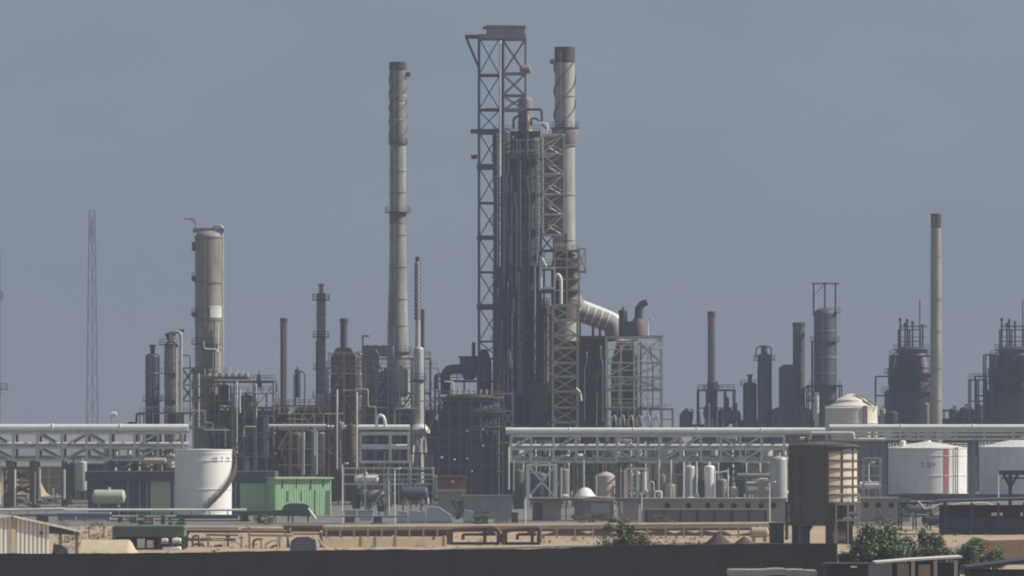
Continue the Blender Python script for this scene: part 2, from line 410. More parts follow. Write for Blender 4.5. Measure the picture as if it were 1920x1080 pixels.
def pump(D, cx, yb, s, label, m='grey_steel', group='pumps and motors'):
    x, z = X(cx, D), Z(yb, D); t = thing('pump', label, 'pump', x, D, z, group)
    MB().box(x - s, x + s, D - s * .35, D + s * .35, z, z + s * .2).build('base_plate', 'concrete', t)
    MB().drum((x - s * .85, D, z + s * .62), (x - s * .05, D, z + s * .62), s * .36, 14, .3).build('motor', m, t)
    MB().rod((x + s * .3, D - s * .2, z + s * .6), (x + s * .3, D + s * .2, z + s * .6), s * .42, 16).build('casing', 'dull_cladding', t)
    MB().rod((x + s * .5, D, z + s * .6), (x + s * .5, D, z + s * 1.5), s * .14, 10).build('discharge_pipe', 'dull_cladding', t)
    return t
def furnace(D, x0, x1, ytop, label, m, stack_px=None, stack_top=None, sw=10, shoulder=.72, depth=9, sm='dark_stack', name='furnace', legs=3):
    """box heater on legs with sloped shoulders and its own stub stack"""
    xa, xb, z1 = X(x0, D), X(x1, D), Z(ytop, D); t = thing(name, label, 'furnace', (xa + xb) / 2, D, 0)
    zl = legs; zs = zl + (z1 - zl) * shoulder; k = (xb - xa) * .22
    MB().prism([(xa, zl), (xb, zl), (xb, zs), (xb - k, z1), (xa + k, z1), (xa, zs)], D - depth / 2, D + depth / 2).build('body', m, t)
    for i in range(5):
        x = xa + (xb - xa) * (i + .5) / 5; MB().box(x - .1, x + .1, D - depth / 2 - .15, D - depth / 2, zl, zs).build('buckstay', 'dark_steel', t)
    for x in (xa + .3, xb - .3):
        for y in (D - depth / 2 + .3, D + depth / 2 - .3): MB().bar((x, y, 0), (x, y, zl), .4).build('leg', 'dark_steel', t, smooth=False)
    if stack_px:
        sx = X(stack_px, D); r = PX(sw, D) / 2
        s = MB().lathe(sx, D, [(r * 1.0, z1 - .5), (r, Z(stack_top, D)), (r * .85, Z(stack_top, D)), (r * .85, Z(stack_top, D) - 1)], 20).build('stack', sm, t)
        MB().lathe(sx, D, [(r, Z(stack_top, D) - .7), (r * 1.15, Z(stack_top, D) - .7), (r * 1.15, Z(stack_top, D) + .1), (r * .8, Z(stack_top, D) + .1)], 20, caps=False).build('rim', 'soot', s)
    return t
def letters(txt, t, cx, cy, R, ang0, ang1, z, h, m='letter'):
    """painted lettering wrapped round a tank shell between two angles (radians, 0 = towards the camera, + = right), one mesh per word"""
    n = len(txt); pos = 0
    for w in txt.split(' '):
        s0 = txt.index(w, pos); pos = s0 + len(w); a0 = ang0 + (ang1 - ang0) * s0 / n; a1 = ang0 + (ang1 - ang0) * (pos - .15) / n
        cu = bpy.data.curves.new('lettering', 'FONT'); cu.body = w; cu.size = 1; o = bpy.data.objects.new('lettering', cu); C.objects.link(o)
        bpy.context.view_layer.update(); me = o.to_mesh(); vs = [v.co.copy() for v in me.vertices]; fs = [list(p.vertices) for p in me.polygons]
        o.to_mesh_clear(); bpy.data.objects.remove(o); bpy.data.curves.remove(cu)
        x0, x1 = min(v.x for v in vs), max(v.x for v in vs); y0, y1 = min(v.y for v in vs), max(v.y for v in vs); b = MB(); b.f = fs
        for v in vs:
            a = a0 + (a1 - a0) * (v.x - x0) / (x1 - x0); b.v.append((cx + (R + .02) * math.sin(a), cy - (R + .02) * math.cos(a), z + h * (v.y - y0) / (y1 - y0)))
        b.build('lettering', m, t, smooth=False)
def plant(x, y, z, w, h, label, seed, m='leaf', n=2600, ls=.22, name='bush', cat='bush', trunk=.12, nblob=9, flat=.8):
    """branching stems and loose leaf-sized faces gathered in clumps"""
    R = random.Random(seed); t = thing(name, label, cat, x, y, z); b = MB(); lf = MB(); per = n // nblob
    for i in range(nblob):
        a = R.uniform(0, 2 * PI); e = math.sqrt(R.random()); rr = e * w * .46; c = Vector((x + rr * math.cos(a), y + rr * math.sin(a) * flat, z + h * (R.uniform(.15, .98) * (1 - .38 * e) if i else .86)))
        s = Vector((R.uniform(.07, .19) * w, R.uniform(.08, .18) * w, R.uniform(.07, .20) * h))
        p0 = Vector((x + R.uniform(-.1, .1) * w, y, z)); mid = p0.lerp(c, .55) + Vector((R.uniform(-.1, .1) * w, 0, .05 * h))
        b.tube([p0, mid, c], [trunk, trunk * .6, trunk * .2], 6)
        for _ in range(per):
            d = Vector((R.gauss(0, 1), R.gauss(0, 1), R.gauss(0, 1))).normalized() * (R.random() ** .45) * R.choice((1, 1, 1.1, 1.5))
            q = c + Vector((d.x * s.x, d.y * s.y, d.z * s.z)); q.z = max(q.z, z + .05)
            u = Vector((R.gauss(0, 1), R.gauss(0, 1), R.gauss(0, .6))).normalized() * ls * R.uniform(.6, 1.3); v = u.orthogonal().normalized() * ls * R.uniform(.3, .6)
            v.rotate(Matrix.Rotation(R.uniform(0, 6.28), 3, u.normalized())); k = len(lf.v)
            lf.v += [tuple(q - u), tuple(q + v), tuple(q + u), tuple(q - v)]; lf.f.append([k, k + 1, k + 2, k + 3])
    b.build('trunk', 'bark', t); lf.build('crown', m, t, smooth=False); return t

# ================================================================== ground
g = MB(); g.v = [(-2400, -40, 0), (2400, -40, 0), (2400, 13800, 0), (-2400, 13800, 0)]; g.f = [[0, 1, 2, 3]]
struct(g.build('ground', 'sand', smooth=False))
g = MB(); g.v = [(-520, 774, .004), (520, 768, .004), (900, 4200, .004), (-900, 4200, .004)]; g.f = [[0, 1, 2, 3]]
struct(g.build('pavement', 'paving', smooth=False))

# ================================================================== pipe racks (long trusses carrying pipes)
def rack(label, D, xs, yt, ym, yl, m, diag, legs, depth=7, lm='grey_steel'):
    t = thing('pipe_rack', label, 'pipe rack', X((xs[0] + xs[-1]) / 2, D), D + depth / 2, 0)
    for y, mm in ((D, m), (D + depth, 'brown_steel')):
        for r_ in (yt, ym, yl): MB().bar((X(xs[0], D), y, Z(r_, D)), (X(xs[-1], D), y, Z(r_, D)), PX(4.8, D)).build('chord', mm, t, smooth=False)
        for x in xs: MB().bar((X(x, D), y, Z(yl, D)), (X(x, D), y, Z(yt, D)), PX(4.6, D)).build('post', mm, t, smooth=False)
        for i, k in enumerate(diag):
            if i + 1 >= len(xs): break
            a, c = xs[i], xs[i + 1]
            for (u, v) in ((yt, ym), (ym, yl)):
                if k == '/': MB().bar((X(a, D), y, Z(v, D)), (X(c, D), y, Z(u, D)), PX(3.6, D)).build('diagonal', mm, t, smooth=False)
                if k == '\\': MB().bar((X(a, D), y, Z(u, D)), (X(c, D), y, Z(v, D)), PX(3.6, D)).build('diagonal', mm, t, smooth=False)
    for x in xs:
        for r_ in (yt, ym, yl): MB().bar((X(x, D), D, Z(r_, D)), (X(x, D), D + depth, Z(r_, D)), PX(3, D)).build('cross_beam', 'grey_steel', t, smooth=False)
    for x, w in legs:
        for y in (D, D + depth): MB().bar((X(x, D), y, 0), (X(x, D), y, Z(yl, D)), PX(w, D)).build('leg', lm, t, smooth=False)
    return t
DR = 960
rack('left pipe rack truss of brownish steel on heavy dark columns behind the corrugated shed', DR, [-22, 25, 70, 116, 162, 207, 252, 296, 342], 812, 839, 863, 'light_steel', '\\.\\/\\./ /', [(18, 13), (62, 13), (118, 5), (207, 5), (296, 5)], lm='brown_steel')
rack('central pipe rack truss of pale grey steel crossing behind the low sheds', DR, [958, 996, 1038, 1080, 1120, 1156, 1196, 1236, 1276, 1314, 1352, 1388, 1428, 1470], 817, 842, 866, 'light_steel', '/ /  \\.//.\\/', [(992, 9), (1038, 9), (1076, 5), (1118, 6), (1236, 5), (1314, 5), (1388, 4)])
rack('short pipe rack bay of grey steel left of the twin flue stack', DR, [676, 732, 766], 812, 840, 866, 'light_steel', ' A', [(680, 4), (732, 4)])
rack('right hand pipe rack truss of pale steel carrying the long pipe behind the white tanks', DR, [1560, 1592, 1640, 1688, 1722, 1758, 1792, 1846, 1900, 1955], 808, 815, 823, 'light_steel', ' \\////', [(1592, 5), (1655, 4), (1826, 5), (1640, 4)])
LG = 'pipes lying on the racks'
for (x0, x1, y, w, off, m, lab) in [
    (-30, 352, 802, 14, 1.5, 'cladding', 'thick bright clad pipe along the top of the left rack'),
    (-30, 352, 832, 6, 1.0, 'cladding', 'bright thin pipe on the middle tier of the left rack'),
    (-30, 350, 834, 7, 3.0, 'dull_cladding', 'dull grey pipe behind the bright one on the left rack'),
    (-30, 352, 858, 7, 1.2, 'dull_cladding', 'grey pipe on the bottom tier of the left rack'),
    (40, 352, 857, 5, 3.2, 'brown_steel', 'brown pipe on the bottom tier of the left rack'),
    (-30, 352, 809, 5, 4.5, 'blue_grey', 'blue grey pipe behind the thick top pipe of the left rack'),
    (948, 1548, 807, 11, 1.5, 'cladding', 'long bright pipe along the top of the central rack'),
    (948, 1548, 813, 6, 3.5, 'dull_cladding', 'dull pipe below and behind the bright top pipe of the central rack'),
    (955, 1480, 836, 6, 1.0, 'cladding', 'bright pipe on the middle tier of the central rack'),
    (955, 1480, 837, 5, 2.2, 'dull_cladding', 'second grey pipe on the middle tier of the central rack'),
    (955, 1480, 835, 7, 4.2, 'grey_steel', 'wide grey pipe at the back of the central rack'),
    (955, 1480, 860, 6, 1.2, 'light_steel', 'grey pipe on the bottom tier of the central rack'),
    (955, 1480, 859, 8, 3.4, 'brown_steel', 'broad brown pipe on the bottom tier of the central rack'),
    (955, 1480, 861, 4, 5.2, 'brown_steel', 'thin brown pipe at the back of the central rack'),
    (1556, 1960, 801, 11, 1.5, 'cladding', 'long bright pipe along the top of the right rack'),
    (1560, 1960, 806, 6, 3.2, 'dull_cladding', 'dull pipe under the bright one on the right rack'),
    (672, 768, 801, 10, 1.4, 'cladding', 'short thick bright pipe on the rack left of the twin flue stack'),
    (676, 768, 836, 6, 1.4, 'cladding', 'short bright pipe on the middle tier left of the twin flue stack'),
    (676, 768, 814, 5, 3.4, 'pale_steel', 'pale pipe under the short thick bright pipe')]:
    pipe(DR, [(x0, y), (x1, y)], w, lab, m, dy=off, group=LG)
pipe(1012, [(350, 801), (690, 801)], 8, 'thick bright pipe passing behind the steel table and heaters', 'cladding', group=LG)
pipe(DR - 2, [(504, 798), (612, 798)], 5, 'bright pipe seen between the brown heater stacks', 'cladding', group=LG)
pipe(DR - 2, [(1500, 822), (1520, 822), (1520, 812), (1600, 812), (1600, 824), (1660, 824)], 6, 'pipe stepping up and down above the ribbed rusty vessel', 'light_steel', R=4)
pipe(DR - 1, [(706, 800), (706, 786), (711, 778), (718, 780), (722, 790), (722, 800)], 6, 'shiny arched expansion loop on the rack behind the tanks', 'cladding', R=9)

# ================================================================== far left: mast, edge tower, left columns
t = lattice(3500, 161, 183, [395, 440, 490, 540, 590, 640, 690, 740, 790], 'tall hazy lattice radio mast in the far distance', 'grey_steel', pw=1.3, bw=.7, dw=.6, name='radio_mast', cat='radio mast', taper=.5)
MB().rod((X(172, 3500), 3509, 0), (X(172, 3500), 3509, Z(400, 3500)), .42, 6).build('cable_duct', 'grey_steel', t)
MB().rod((X(172, 3500), 3509, Z(412, 3500)), (X(172, 3500), 3509, Z(445, 3500)), 1.6, 8).build('antenna_drum', 'mauve_steel', t)
drum(3300, 206, 220, 777, 10, 'tiny white dish like tank at the foot of the far mast', 'white_clean', name='distant_tank', cat='tank', bot=830)
tower(990, -8, 470, 18, 'dark greenish tower cut by the left edge of the picture', 'dark_green', plats=[(558, 0, 360, 5), (730, 0, 360, 14)], name='process_tower')
t = tower(1090, 286, 662, 27, 'squat dark blue vessel with domed top at the far left of the plant', 'blue_steel', bands=(700, 752), neck=9, plats=[(752, 180, 360, 5)])
t = tower(1084, 322, 640, 28, 'stubby grey tower with a bent vapour pipe beside the dark blue vessel', 'grey_steel', plats=[(646, 100, 300, 10), (700, 200, 340, 7), (750, 160, 320, 7)], neck=14,
          pipes=[([(322, 640), (322, 622), (340, 622), (340, 790)], 6, -1, 'dull_cladding'), ([(332, 652), (332, 790)], 4, -2.2, 'light_steel')], bands=(680, 720))
MB().tube([P(318, 640, 1084), P(312, 628, 1084), P(326, 622, 1084), P(345, 620, 1084)], .35, 8).build('vent_pipe', 'dark_steel', t)
pipe(1080, [(343, 666), (357, 666), (357, 790)], 3.5, 'thin hooked pipe rising between the stubby tower and the beige tower', 'grey_steel', R=3, flanges=False)
frame(1078, 262, 362, [775, 800], 'low brown platform under the two left vessels', 'tan_steel', nb=4, depth=12, decks=(0,), rails=(0,), name='platform_structure')
frame(1088, 340, 362, [690, 722, 752], 'narrow steel pipe support beside the beige tower', 'grey_steel', nb=1, depth=4, braces=[(0, 0, 'X'), (0, 1, 'X')])
pipe(1079, [(240, 793), (256, 793), (256, 776), (268, 776)], 4, 'dark pipe hooked round the end of the low brown platform', 'dark_steel', R=3, flanges=False)

# ---- big beige tower
D = 1030
t = tower(D, 391, 432, 51, 'tall beige tower with an arched overhead pipe at its right side', 'beige_shell',
          plats=[(466, 150, 215, 6), (523, 150, 215, 7), (590, 150, 215, 8), (645, 130, 330, 7), (700, 120, 420, 8)],
          pipes=[([(400, 440), (400, 423), (417, 423), (417, 830)], 5.5, 0, 'dull_cladding'), ([(404, 600), (404, 820)], 3, -3, 'grey_steel'), ([(410, 610), (410, 820)], 3, -2.6, 'pale_steel'), ([(384, 640), (384, 655), (413, 655), (413, 700)], 3, -3.2, 'light_steel')],
          bands=(445, 530, 578, 600, 655, 715))
for y in (466, 523, 590, 458): MB().drum(P(361, y, D), P(367, y, D), .5, 12, .3).build('manway', 'grey_steel', t)
MB().tube([P(367, 435, D), P(367, 410, D), P(345, 410, D)], .15, 6, R=.6).rod(P(366, 418, D), P(356, 410, D), .1, 5).build('davit', 'mauve_steel', t)
MB().lathe(X(391, D), D, [(PX(25.8, D), Z(596, D)), (PX(26.6, D), Z(596, D)), (PX(26.6, D), Z(574, D)), (PX(25.8, D), Z(574, D))], 28, -1.4, -.35, caps=False).build('pale_patch', 'pale_steel', t)
MB().box(X(362, D), X(420, D), D - .6, D + .6, Z(436, D), Z(428, D)).build('top_platform', 'mauve_steel', t)

# ---- steel table with coolers, behind the small white tank
frame(1000, 366, 512, [716, 765, 812, 850], 'dark steel table structure carrying fin coolers behind the small white tank', 'grey_steel', nb=4, depth=14, decks=(0, 1), rails=(0,), braces=[(0, 0, 'X'), (2, 1, 'X')], name='cooler_structure')
R = random.Random(5)
for i in range(7):
    x0 = 384 + i * 12; t = thing('fin_cooler', ['first', 'second', 'third', 'fourth', 'fifth', 'sixth', 'seventh'][i] + ' fin fan cooler from the beige tower on the steel table', 'cooler', X(x0 + 5, 1004), 1006, Z(714, 1000), 'fin fan coolers on the steel table')
    a, b = X(x0, 1004), X(x0 + 10, 1004); z = Z(714, 1000) + .35
    MB().box(a, b, 1002, 1012, z, z + .5).build('tube_bundle', 'brown_steel', t)
    MB().lathe((a + b) / 2, 1007, [(.5, z + .5), (.47, z + 1.1), (.44, z + 1.1), (.44, z + .6)], 16, caps=False).build('fan_ring', 'tan_steel', t)
    for x in (a + .1, b - .1): MB().rod((x, 1002.2, z + .5), (x, 1002.2, z + R.uniform(1.2, 2.2)), .07, 5).build('vent_pipe', 'light_steel', t)
vessel(1006, 486, 701, 735, 10, 'small dark green pot standing on the steel table', 'dark_green')
for i, (x, tp, bt, w, m, lab) in enumerate([(400, 740, 800, 22, 'navy', 'broad dark vessel inside the steel table nearest the beige tower'), (432, 770, 830, 26, 'dark_steel', 'broad dark vessel in the middle of the steel table'), (462, 740, 845, 24, 'blue_steel', 'dark bluish vessel behind the steel table posts'), (492, 772, 860, 24, 'dark_steel', 'dark vessel at the right end of the steel table'), (455, 850, 890, 34, 'dark_steel', 'wide dark vessel low behind the small white tank'), (420, 720, 760, 18, 'brown_steel', 'brownish vessel high inside the steel table')]):
    vessel(1008, x, tp, bt, w, lab, m, legs=False, group='dark vessels in the steel table')
for x, y0, y1, w, m, lab in [(444, 715, 850, 4, 'pale_steel', 'bright vertical pipe in front of the steel table'), (480, 720, 890, 4, 'light_steel', 'pale riser pipe in front of the steel table'), (423, 800, 838, 3, 'white_paint', 'short white riser behind the small tank roof'), (372, 700, 800, 5, 'dull_cladding', 'grey riser at the left end of the steel table'), (512, 760, 890, 5, 'brown_steel', 'brown riser between steel table and brown stack')]:
    pipe(996, [(x, y0), (x, y1)], w, lab, m, flanges=False, group='vertical riser pipes')
pipe(996, [(462, 735), (478, 735), (478, 750)], 3, 'white hooked pipe inside the steel table', 'white_paint', R=3, flanges=False)
pipe(996, [(480, 765), (510, 725)], 4, 'sloping pale strut pipe above the steel table', 'light_steel', flanges=False)

# ================================================================== stacks and towers left of centre
stack(1020, 532, 598, 13, 'slim dark brown stack with soot top above a brick coloured heater', 'dark_stack', cap=606, bot=None, plats=[(770, 5)])
frame(1012, 512, 605, [762, 798, 830], 'brown steel heater structure round the slim dark brown stack', 'brown_steel', nb=4, depth=8, decks=(0,), rails=(0,), braces=[(0, 0, 'X'), (3, 1, 'X')], name='heater_structure')
furnace(1018, 545, 606, 764, 'low rust brown box heater behind the pale riser pipes', 'rust', depth=6, shoulder=.9)
pipe(1010, [(552, 800), (552, 700), (567, 695), (572, 700), (572, 770)], 3.5, 'thin looped vent pipe right of the slim dark stack', 'grey_steel', R=6, flanges=False)
vessel(1016, 558, 692, 760, 11, 'dark narrow pot with bent top beside the slim dark stack', 'dark_steel')
tower(1060, 602, 548, 17, 'slender greenish tower with a cross shaped crown platform', 'stack_tan', plats=[(562, 0, 360, 8), (632, 0, 360, 7), (692, 100, 260, 7), (745, 0, 360, 8)], neck=8, bands=(590, 660, 720), pipes=[([(594, 640), (594, 745)], 3, -1, 'dark_green')])
t = vessel(1056, 608, 738, 800, 34, 'bluish grey drum shaped base beside the slender tower', 'blue_grey', legs=False)
D = 1026
furnace(D, 622, 668, 652, 'narrow brown cabin heater with a short dark stack on top', 'brown_steel', 645, 598, 14, .93, 7)
frame(D - 6, 616, 674, [662, 700, 742, 800, 850], 'tan ladder frame round the narrow brown heater', 'tan_steel', nb=2, depth=14, pw=2.2, decks=(2,), rails=(1,), braces=[(0, 1, '/'), (1, 2, '\\'), (0, 3, 'X')], name='heater_structure')
for x, y0, y1, m, lab in [(632, 730, 880, 'light_steel', 'pale riser left of the narrow heater door'), (669, 735, 880, 'pale_steel', 'bright riser at the right edge of the narrow heater'), (570, 810, 890, 'light_steel', 'first pale riser over the green shed'), (594, 808, 890, 'light_steel', 'second pale riser over the green shed'), (545, 790, 890, 'brown_steel', 'brown riser over the left end of the green shed')]:
    pipe(985, [(x, y0), (x, y1)], 3.6, lab, m, flanges=False, group='vertical riser pipes')
R = random.Random(9)
for i, (x, y, w, m, lab) in enumerate([(556, 850, 26, 'brown_steel', 'brown vessel low behind the first pale riser'), (582, 845, 22, 'blue_steel', 'dark vessel between the two pale risers'), (606, 850, 20, 'dull_cladding', 'silvery upright vessel right of the second pale riser'), (636, 830, 20, 'grey_steel', 'grey upright vessel under the narrow heater'), (658, 835, 18, 'brown_steel', 'brown upright vessel under the narrow heater')]):
    vessel(996, x, y - 40, y + 55, w, lab, m, legs=(i % 2 == 0))
frame(1046, 668, 806, [672, 738, 790], 'grey pipe bridge structure at the foot of the tall banded stack', 'grey_steel', nb=4, depth=10, decks=(1,), rails=(0,), braces=[(1, 0, 'X'), (2, 1, 'X'), (0, 1, '/')], name='pipe_bridge')
t = thing('flue_duct', 'horizontal rusty flue duct entering the tall banded stack', 'duct', X(715, 1082), 1082, Z(672, 1082))
MB().box(X(680, 1082), X(738, 1082), 1079, 1085, Z(668, 1082), Z(648, 1082)).build('duct_body', 'mauve_steel', t)
for x in (690, 705, 720): MB().box(X(x, 1082) - .1, X(x, 1082) + .1, 1078.8, 1085.2, Z(668, 1082) - .15, Z(648, 1082) + .15).build('stiffener', 'brown_steel', t)
furnace(1074, 678, 712, 655, 'tall dark mauve heater box left of the tall banded stack', 'mauve_steel', depth=8, shoulder=.95)
pipe(1058, [(680, 660), (680, 630), (692, 630)], 3, 'thin gooseneck vent above the mauve heater', 'grey_steel', R=2, flanges=False)
drum(1050, 694, 735, 762, 40, 'big dark drum among steelwork below the flue duct', 'slate', bot=800)
vessel(1048, 752, 690, 760, 26, 'yellowish green lit vessel below the tall banded stack', 'tan_steel')
vessel(1052, 722, 695, 790, 22, 'dark upright vessel left of the yellowish vessel', 'dark_steel')
vessel(1052, 690, 700, 800, 24, 'mauve upright vessel under the flue duct', 'mauve_steel')
# tall banded stack
stack(1090, 746, 118, 30, 'tall grey concrete coloured stack with spiral strakes and two ring platforms', 'stack_grey', wb=31, ybreak=475, wbase=55, cap=132,
      plats=[(270, 3), (398, 9), (660, 5)], strakes=(135, 268, 1.7, 2.4), spots=[(766, 140, 7, 9)], bands=(180, 225, 320, 360, 440, 500, 560, 610), name='tall_stack')
t = [o for o in C.objects if o.name == 'tall_stack'][0]; x = X(746, 1090); r = PX(15, 1090)
for y0, y1 in ((268, 196), (190, 133), (420, 398)): MB().lathe(x, 1090, [(r + .10, Z(y0, 1090)), (r + .12, Z(y0, 1090)), (r + .10, Z(y1, 1090)), (r + .05, Z(y1, 1090))], 32, caps=False).build('stained_course', 'stack_stained', t)
# twin flue
stack(1000, 783, 483, 8, 'thin twin flue with spiral strakes in front of the tall banded stack', 'dull_cladding', wb=9, cap=490, strakes=(492, 600, 5, 2.2), bot=655, name='flare_stack', cat='flare stack')
tower(1000, 785, 650, 19, 'pale clad lower barrel carrying the thin twin flue', 'dull_cladding', bands=(715,), plats=[(712, 0, 360, 6)], lad=False)
stack(1002, 793, 580, 7, 'short dark companion pipe beside the thin twin flue', 'dark_stack', bot=790, name='vent_stack', cat='vent stack')
t = thing("splayed_support", 'splayed pale base frame at the foot of the twin flue', 'stack base', X(785, 998), 998, 0)
for a in range(6):
    an = a * PI / 3 + .3; MB().bar((X(785, 998) + 2.4 * math.cos(an), 998 + 2.4 * math.sin(an), 0), (X(785, 998) + 1.1 * math.cos(an), 998 + 1.1 * math.sin(an), Z(806, 998)), .35).build('leg', 'light_steel', t, smooth=False)
MB().lathe(X(785, 998), 998, [(2.1, Z(812, 998)), (2.1, Z(806, 998)), (1.2, Z(795, 998))], 20).build('base_ring', 'pale_steel', t)

# ================================================================== cylindrical caged dark unit
D = 990
t = thing('exchanger_tower', 'round dark caged unit of vertical tubes in front of the cracking tower', 'heat exchanger', X(880, D), D, 0)
cx = X(880, D); rr = PX(62, D)
MB().lathe(cx, D, [(rr * .84, Z(796, D)), (rr * .84, Z(764, D)), (rr * .74, Z(748, D)), (rr * .70, Z(741, D)), (.1, Z(740, D))], 36).build('drum_body', 'navy', t)
R = random.Random(14)
for k in range(26):
    a = 2 * PI * k / 26; q = rr * R.uniform(.88, .97); zt_ = Z(R.uniform(752, 772), D)
    MB().tube([(cx + q * math.cos(a), D + q * math.sin(a), 0), (cx + q * math.cos(a), D + q * math.sin(a), zt_), (cx + rr * .72 * math.cos(a), D + rr * .72 * math.sin(a), zt_ + .9)], R.uniform(.12, .22), 6, R=.8).build('riser_tube', R.choice(['dark_steel', 'slate', 'navy', 'blue_steel']), t)
platform(t, cx, D, Z(745, D), rr * .68, 2.2, m='brown_steel')
platform(t, cx, D, Z(772, D), rr * .86, 1.5, m='dark_steel')
for y in (800, 850, 884):
    zz = Z(y, D); q = rr * .97; MB().lathe(cx, D, [(q - .12, zz - .12), (q + .12, zz - .12), (q + .12, zz + .12), (q - .12, zz + .12), (q - .12, zz - .12)], 36, caps=False).build('header_ring', 'dark_steel', t)
for k in range(7):
    x = cx - rr * .5 + k * rr * .17; MB().rod((x, D - 1, Z(741, D)), (x, D - 1, Z(741, D) + R.uniform(.5, 1.5)), .2, 8).build('vent_stub', 'tan_steel', t)
for k in range(4):
    x = 832 + k * 30; MB().box(X(x, D) - .9, X(x, D) + .9, D - rr * .98, D - rr * .5, 0, Z(815, D)).build('support_pier', 'navy', t)
for i, (x, y) in enumerate([(850, 806), (876, 808), (905, 806), (905, 836), (852, 862), (828, 858), (876, 860), (884, 884)]):
    q = P(x, y, D - rr - .3); MB().drum(q + Vector((-.12, 0, 0)), q + Vector((.12, 0, 0)), .16 + .03 * (i % 3), 10).build('valve', 'white_paint', t)
frame(1008, 925, 962, [738, 770, 800, 830], 'thin olive steel frame against the right of the round caged unit', 'tan_steel', nb=2, depth=5, braces=[(0, 0, 'X'), (1, 1, 'X'), (0, 2, '/')])
# dark ducts left of the cracking tower
D = 1046
t = thing('duct_assembly', 'dark cluster of ducts and hoppers left of the tall lattice hoist', 'duct', X(880, D), D, 0)
MB().tube([P(835, 740, D), P(835, 692, D), P(868, 692, D), P(905, 692, D)], PX(9, D), 14, R=3).build('duct_run', 'dark_steel', t)
MB().lathe(X(880, D), D, [(PX(9, D), Z(712, D)), (PX(18, D), Z(696, D)), (PX(18, D), Z(672, D)), (PX(22, D), Z(668, D))], 18).build('hopper', 'slate', t)
MB().lathe(X(908, D), D, [(PX(14, D), 0), (PX(14, D), Z(680, D)), (PX(6, D), Z(655, D))], 18).build('cyclone', 'blue_steel', t)
MB().tube([P(818, 730, D), P(818, 704, D), P(832, 704, D)], .5, 8, R=1).build('inlet_pipe', 'dark_steel', t)
MB().tube([P(888, 672, D), P(888, 642, D)], .35, 8).build('vent_pipe', 'dark_steel', t)
frame(1040, 815, 925, [715, 748], 'dark steel grid holding the ducts left of the lattice hoist', 'dark_steel', nb=4, depth=9, decks=(0,), rails=(0,), braces=[(1, 1, 'X')])

# ================================================================== catalytic cracker
D = 1044
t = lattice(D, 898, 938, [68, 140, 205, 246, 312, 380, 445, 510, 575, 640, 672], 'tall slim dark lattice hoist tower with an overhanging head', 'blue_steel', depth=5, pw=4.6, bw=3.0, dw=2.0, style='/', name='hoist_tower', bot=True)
for y, h in ((246, 8), (312, 9), (445, 7), (575, 10)): MB().box(X(894, D), X(944, D), D - .4, D + 5.4, Z(y, D) - PX(h, D) / 2, Z(y, D) + PX(h, D) / 2).build('landing', 'dark_steel', t)
a, b, c = P(873, 67, D), P(898, 67, D), P(898, 126, D)
for dy in (0, 5):
    o = Vector((0, dy, 0)); MB().bar(a + o, b + o, .42).bar(a + o, c + o, .36).build('bracket', 'blue_steel', t, smooth=False)
MB().bar(a, a + Vector((0, 5, 0)), .3).build('bracket', 'blue_steel', t, smooth=False)
for x, y in ((888, 246), (889, 294)): MB().box(X(x, D) - .6, X(x, D) + .6, D, D + 1, Z(y, D) - .4, Z(y, D) + .4).build('floodlight', 'dark_steel', t)
t2 = lattice(D + .6, 942, 985, [72, 137, 178, 206], 'upper right hand half of the hoist tower with crossed bracing', 'mauve_steel', depth=5, pw=3.6, bw=3, dw=1.8, name='hoist_tower', bot=False)
for c in ((0, 0), (1, 0), (1, 1), (0, 1)):
    x = X(942 + 43 * c[0], D); y = D + .6 + 5 * c[1]; MB().bar((x, y, 0), (x, y, Z(206, D)), .42).build('leg', 'dark_steel', t2, smooth=False)
MB().drum(P(978, 130, D), P(992, 130, D), PX(8, D), 14).build('winch', 'mauve_steel', t2)
t = thing('head_house', 'pinkish grey hoist head house crowning the lattice towers', 'hoist house', X(942, D), D + 2.5, Z(72, D))
MB().box(X(898, D), X(986, D), D - .5, D + 6, Z(72, D), Z(64, D)).build('floor_beam', 'mauve_steel', t)
MB().box(X(912, D), X(984, D), D, D + 5.5, Z(63.8, D), Z(51, D)).build('cabin', 'mauve_steel', t)
MB().prism([(X(905, D), Z(51, D)), (X(986, D), Z(51, D)), (X(985, D), Z(48, D)), (X(915, D), Z(47, D))], D - .3, D + 5.8).build('roof', 'mauve_steel', t)
pipe(D - 1, [(938, 76), (938, 330)], 5, 'bright vertical pipe up the middle of the hoist towers', 'pale_steel', flanges=False)
pipe(D - 1, [(944, 80), (944, 800)], 4, 'dark vertical pipe beside the bright hoist pipe', 'dark_steel', flanges=False)
D = 1054
t = tower(D, 943, 240, 36, 'dark slim tower just right of the lattice hoist', 'dark_steel', plats=[(300, 0, 360, 4), (420, 90, 300, 4), (520, 0, 360, 4)], bands=(340, 460, 600), lad=False,
      pipes=[([(959, 330), (959, 800)], 4, -2.5, 'light_steel'), ([(955, 270), (968, 262), (968, 800)], 5, -2.2, 'dark_steel'), ([(950, 345), (950, 420)], 5, -2.8, 'mauve_steel'), ([(957, 440), (957, 530)], 4, -2.8, 'pale_steel')])
D = 1058
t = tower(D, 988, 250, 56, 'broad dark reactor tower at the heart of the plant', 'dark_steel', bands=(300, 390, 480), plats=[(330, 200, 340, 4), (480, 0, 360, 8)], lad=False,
      pipes=[([(972, 260), (972, 560)], 6, -3.4, 'slate'), ([(984, 230), (984, 560)], 7, -3.8, 'blue_steel'), ([(996, 250), (996, 560)], 6, -3.8, 'slate'), ([(1006, 268), (1006, 800)], 5, -3.6, 'slate'), ([(1012, 290), (1012, 520)], 3, -3.6, 'grey_steel'), ([(965, 300), (965, 560)], 5, -3.4, 'dark_steel')])
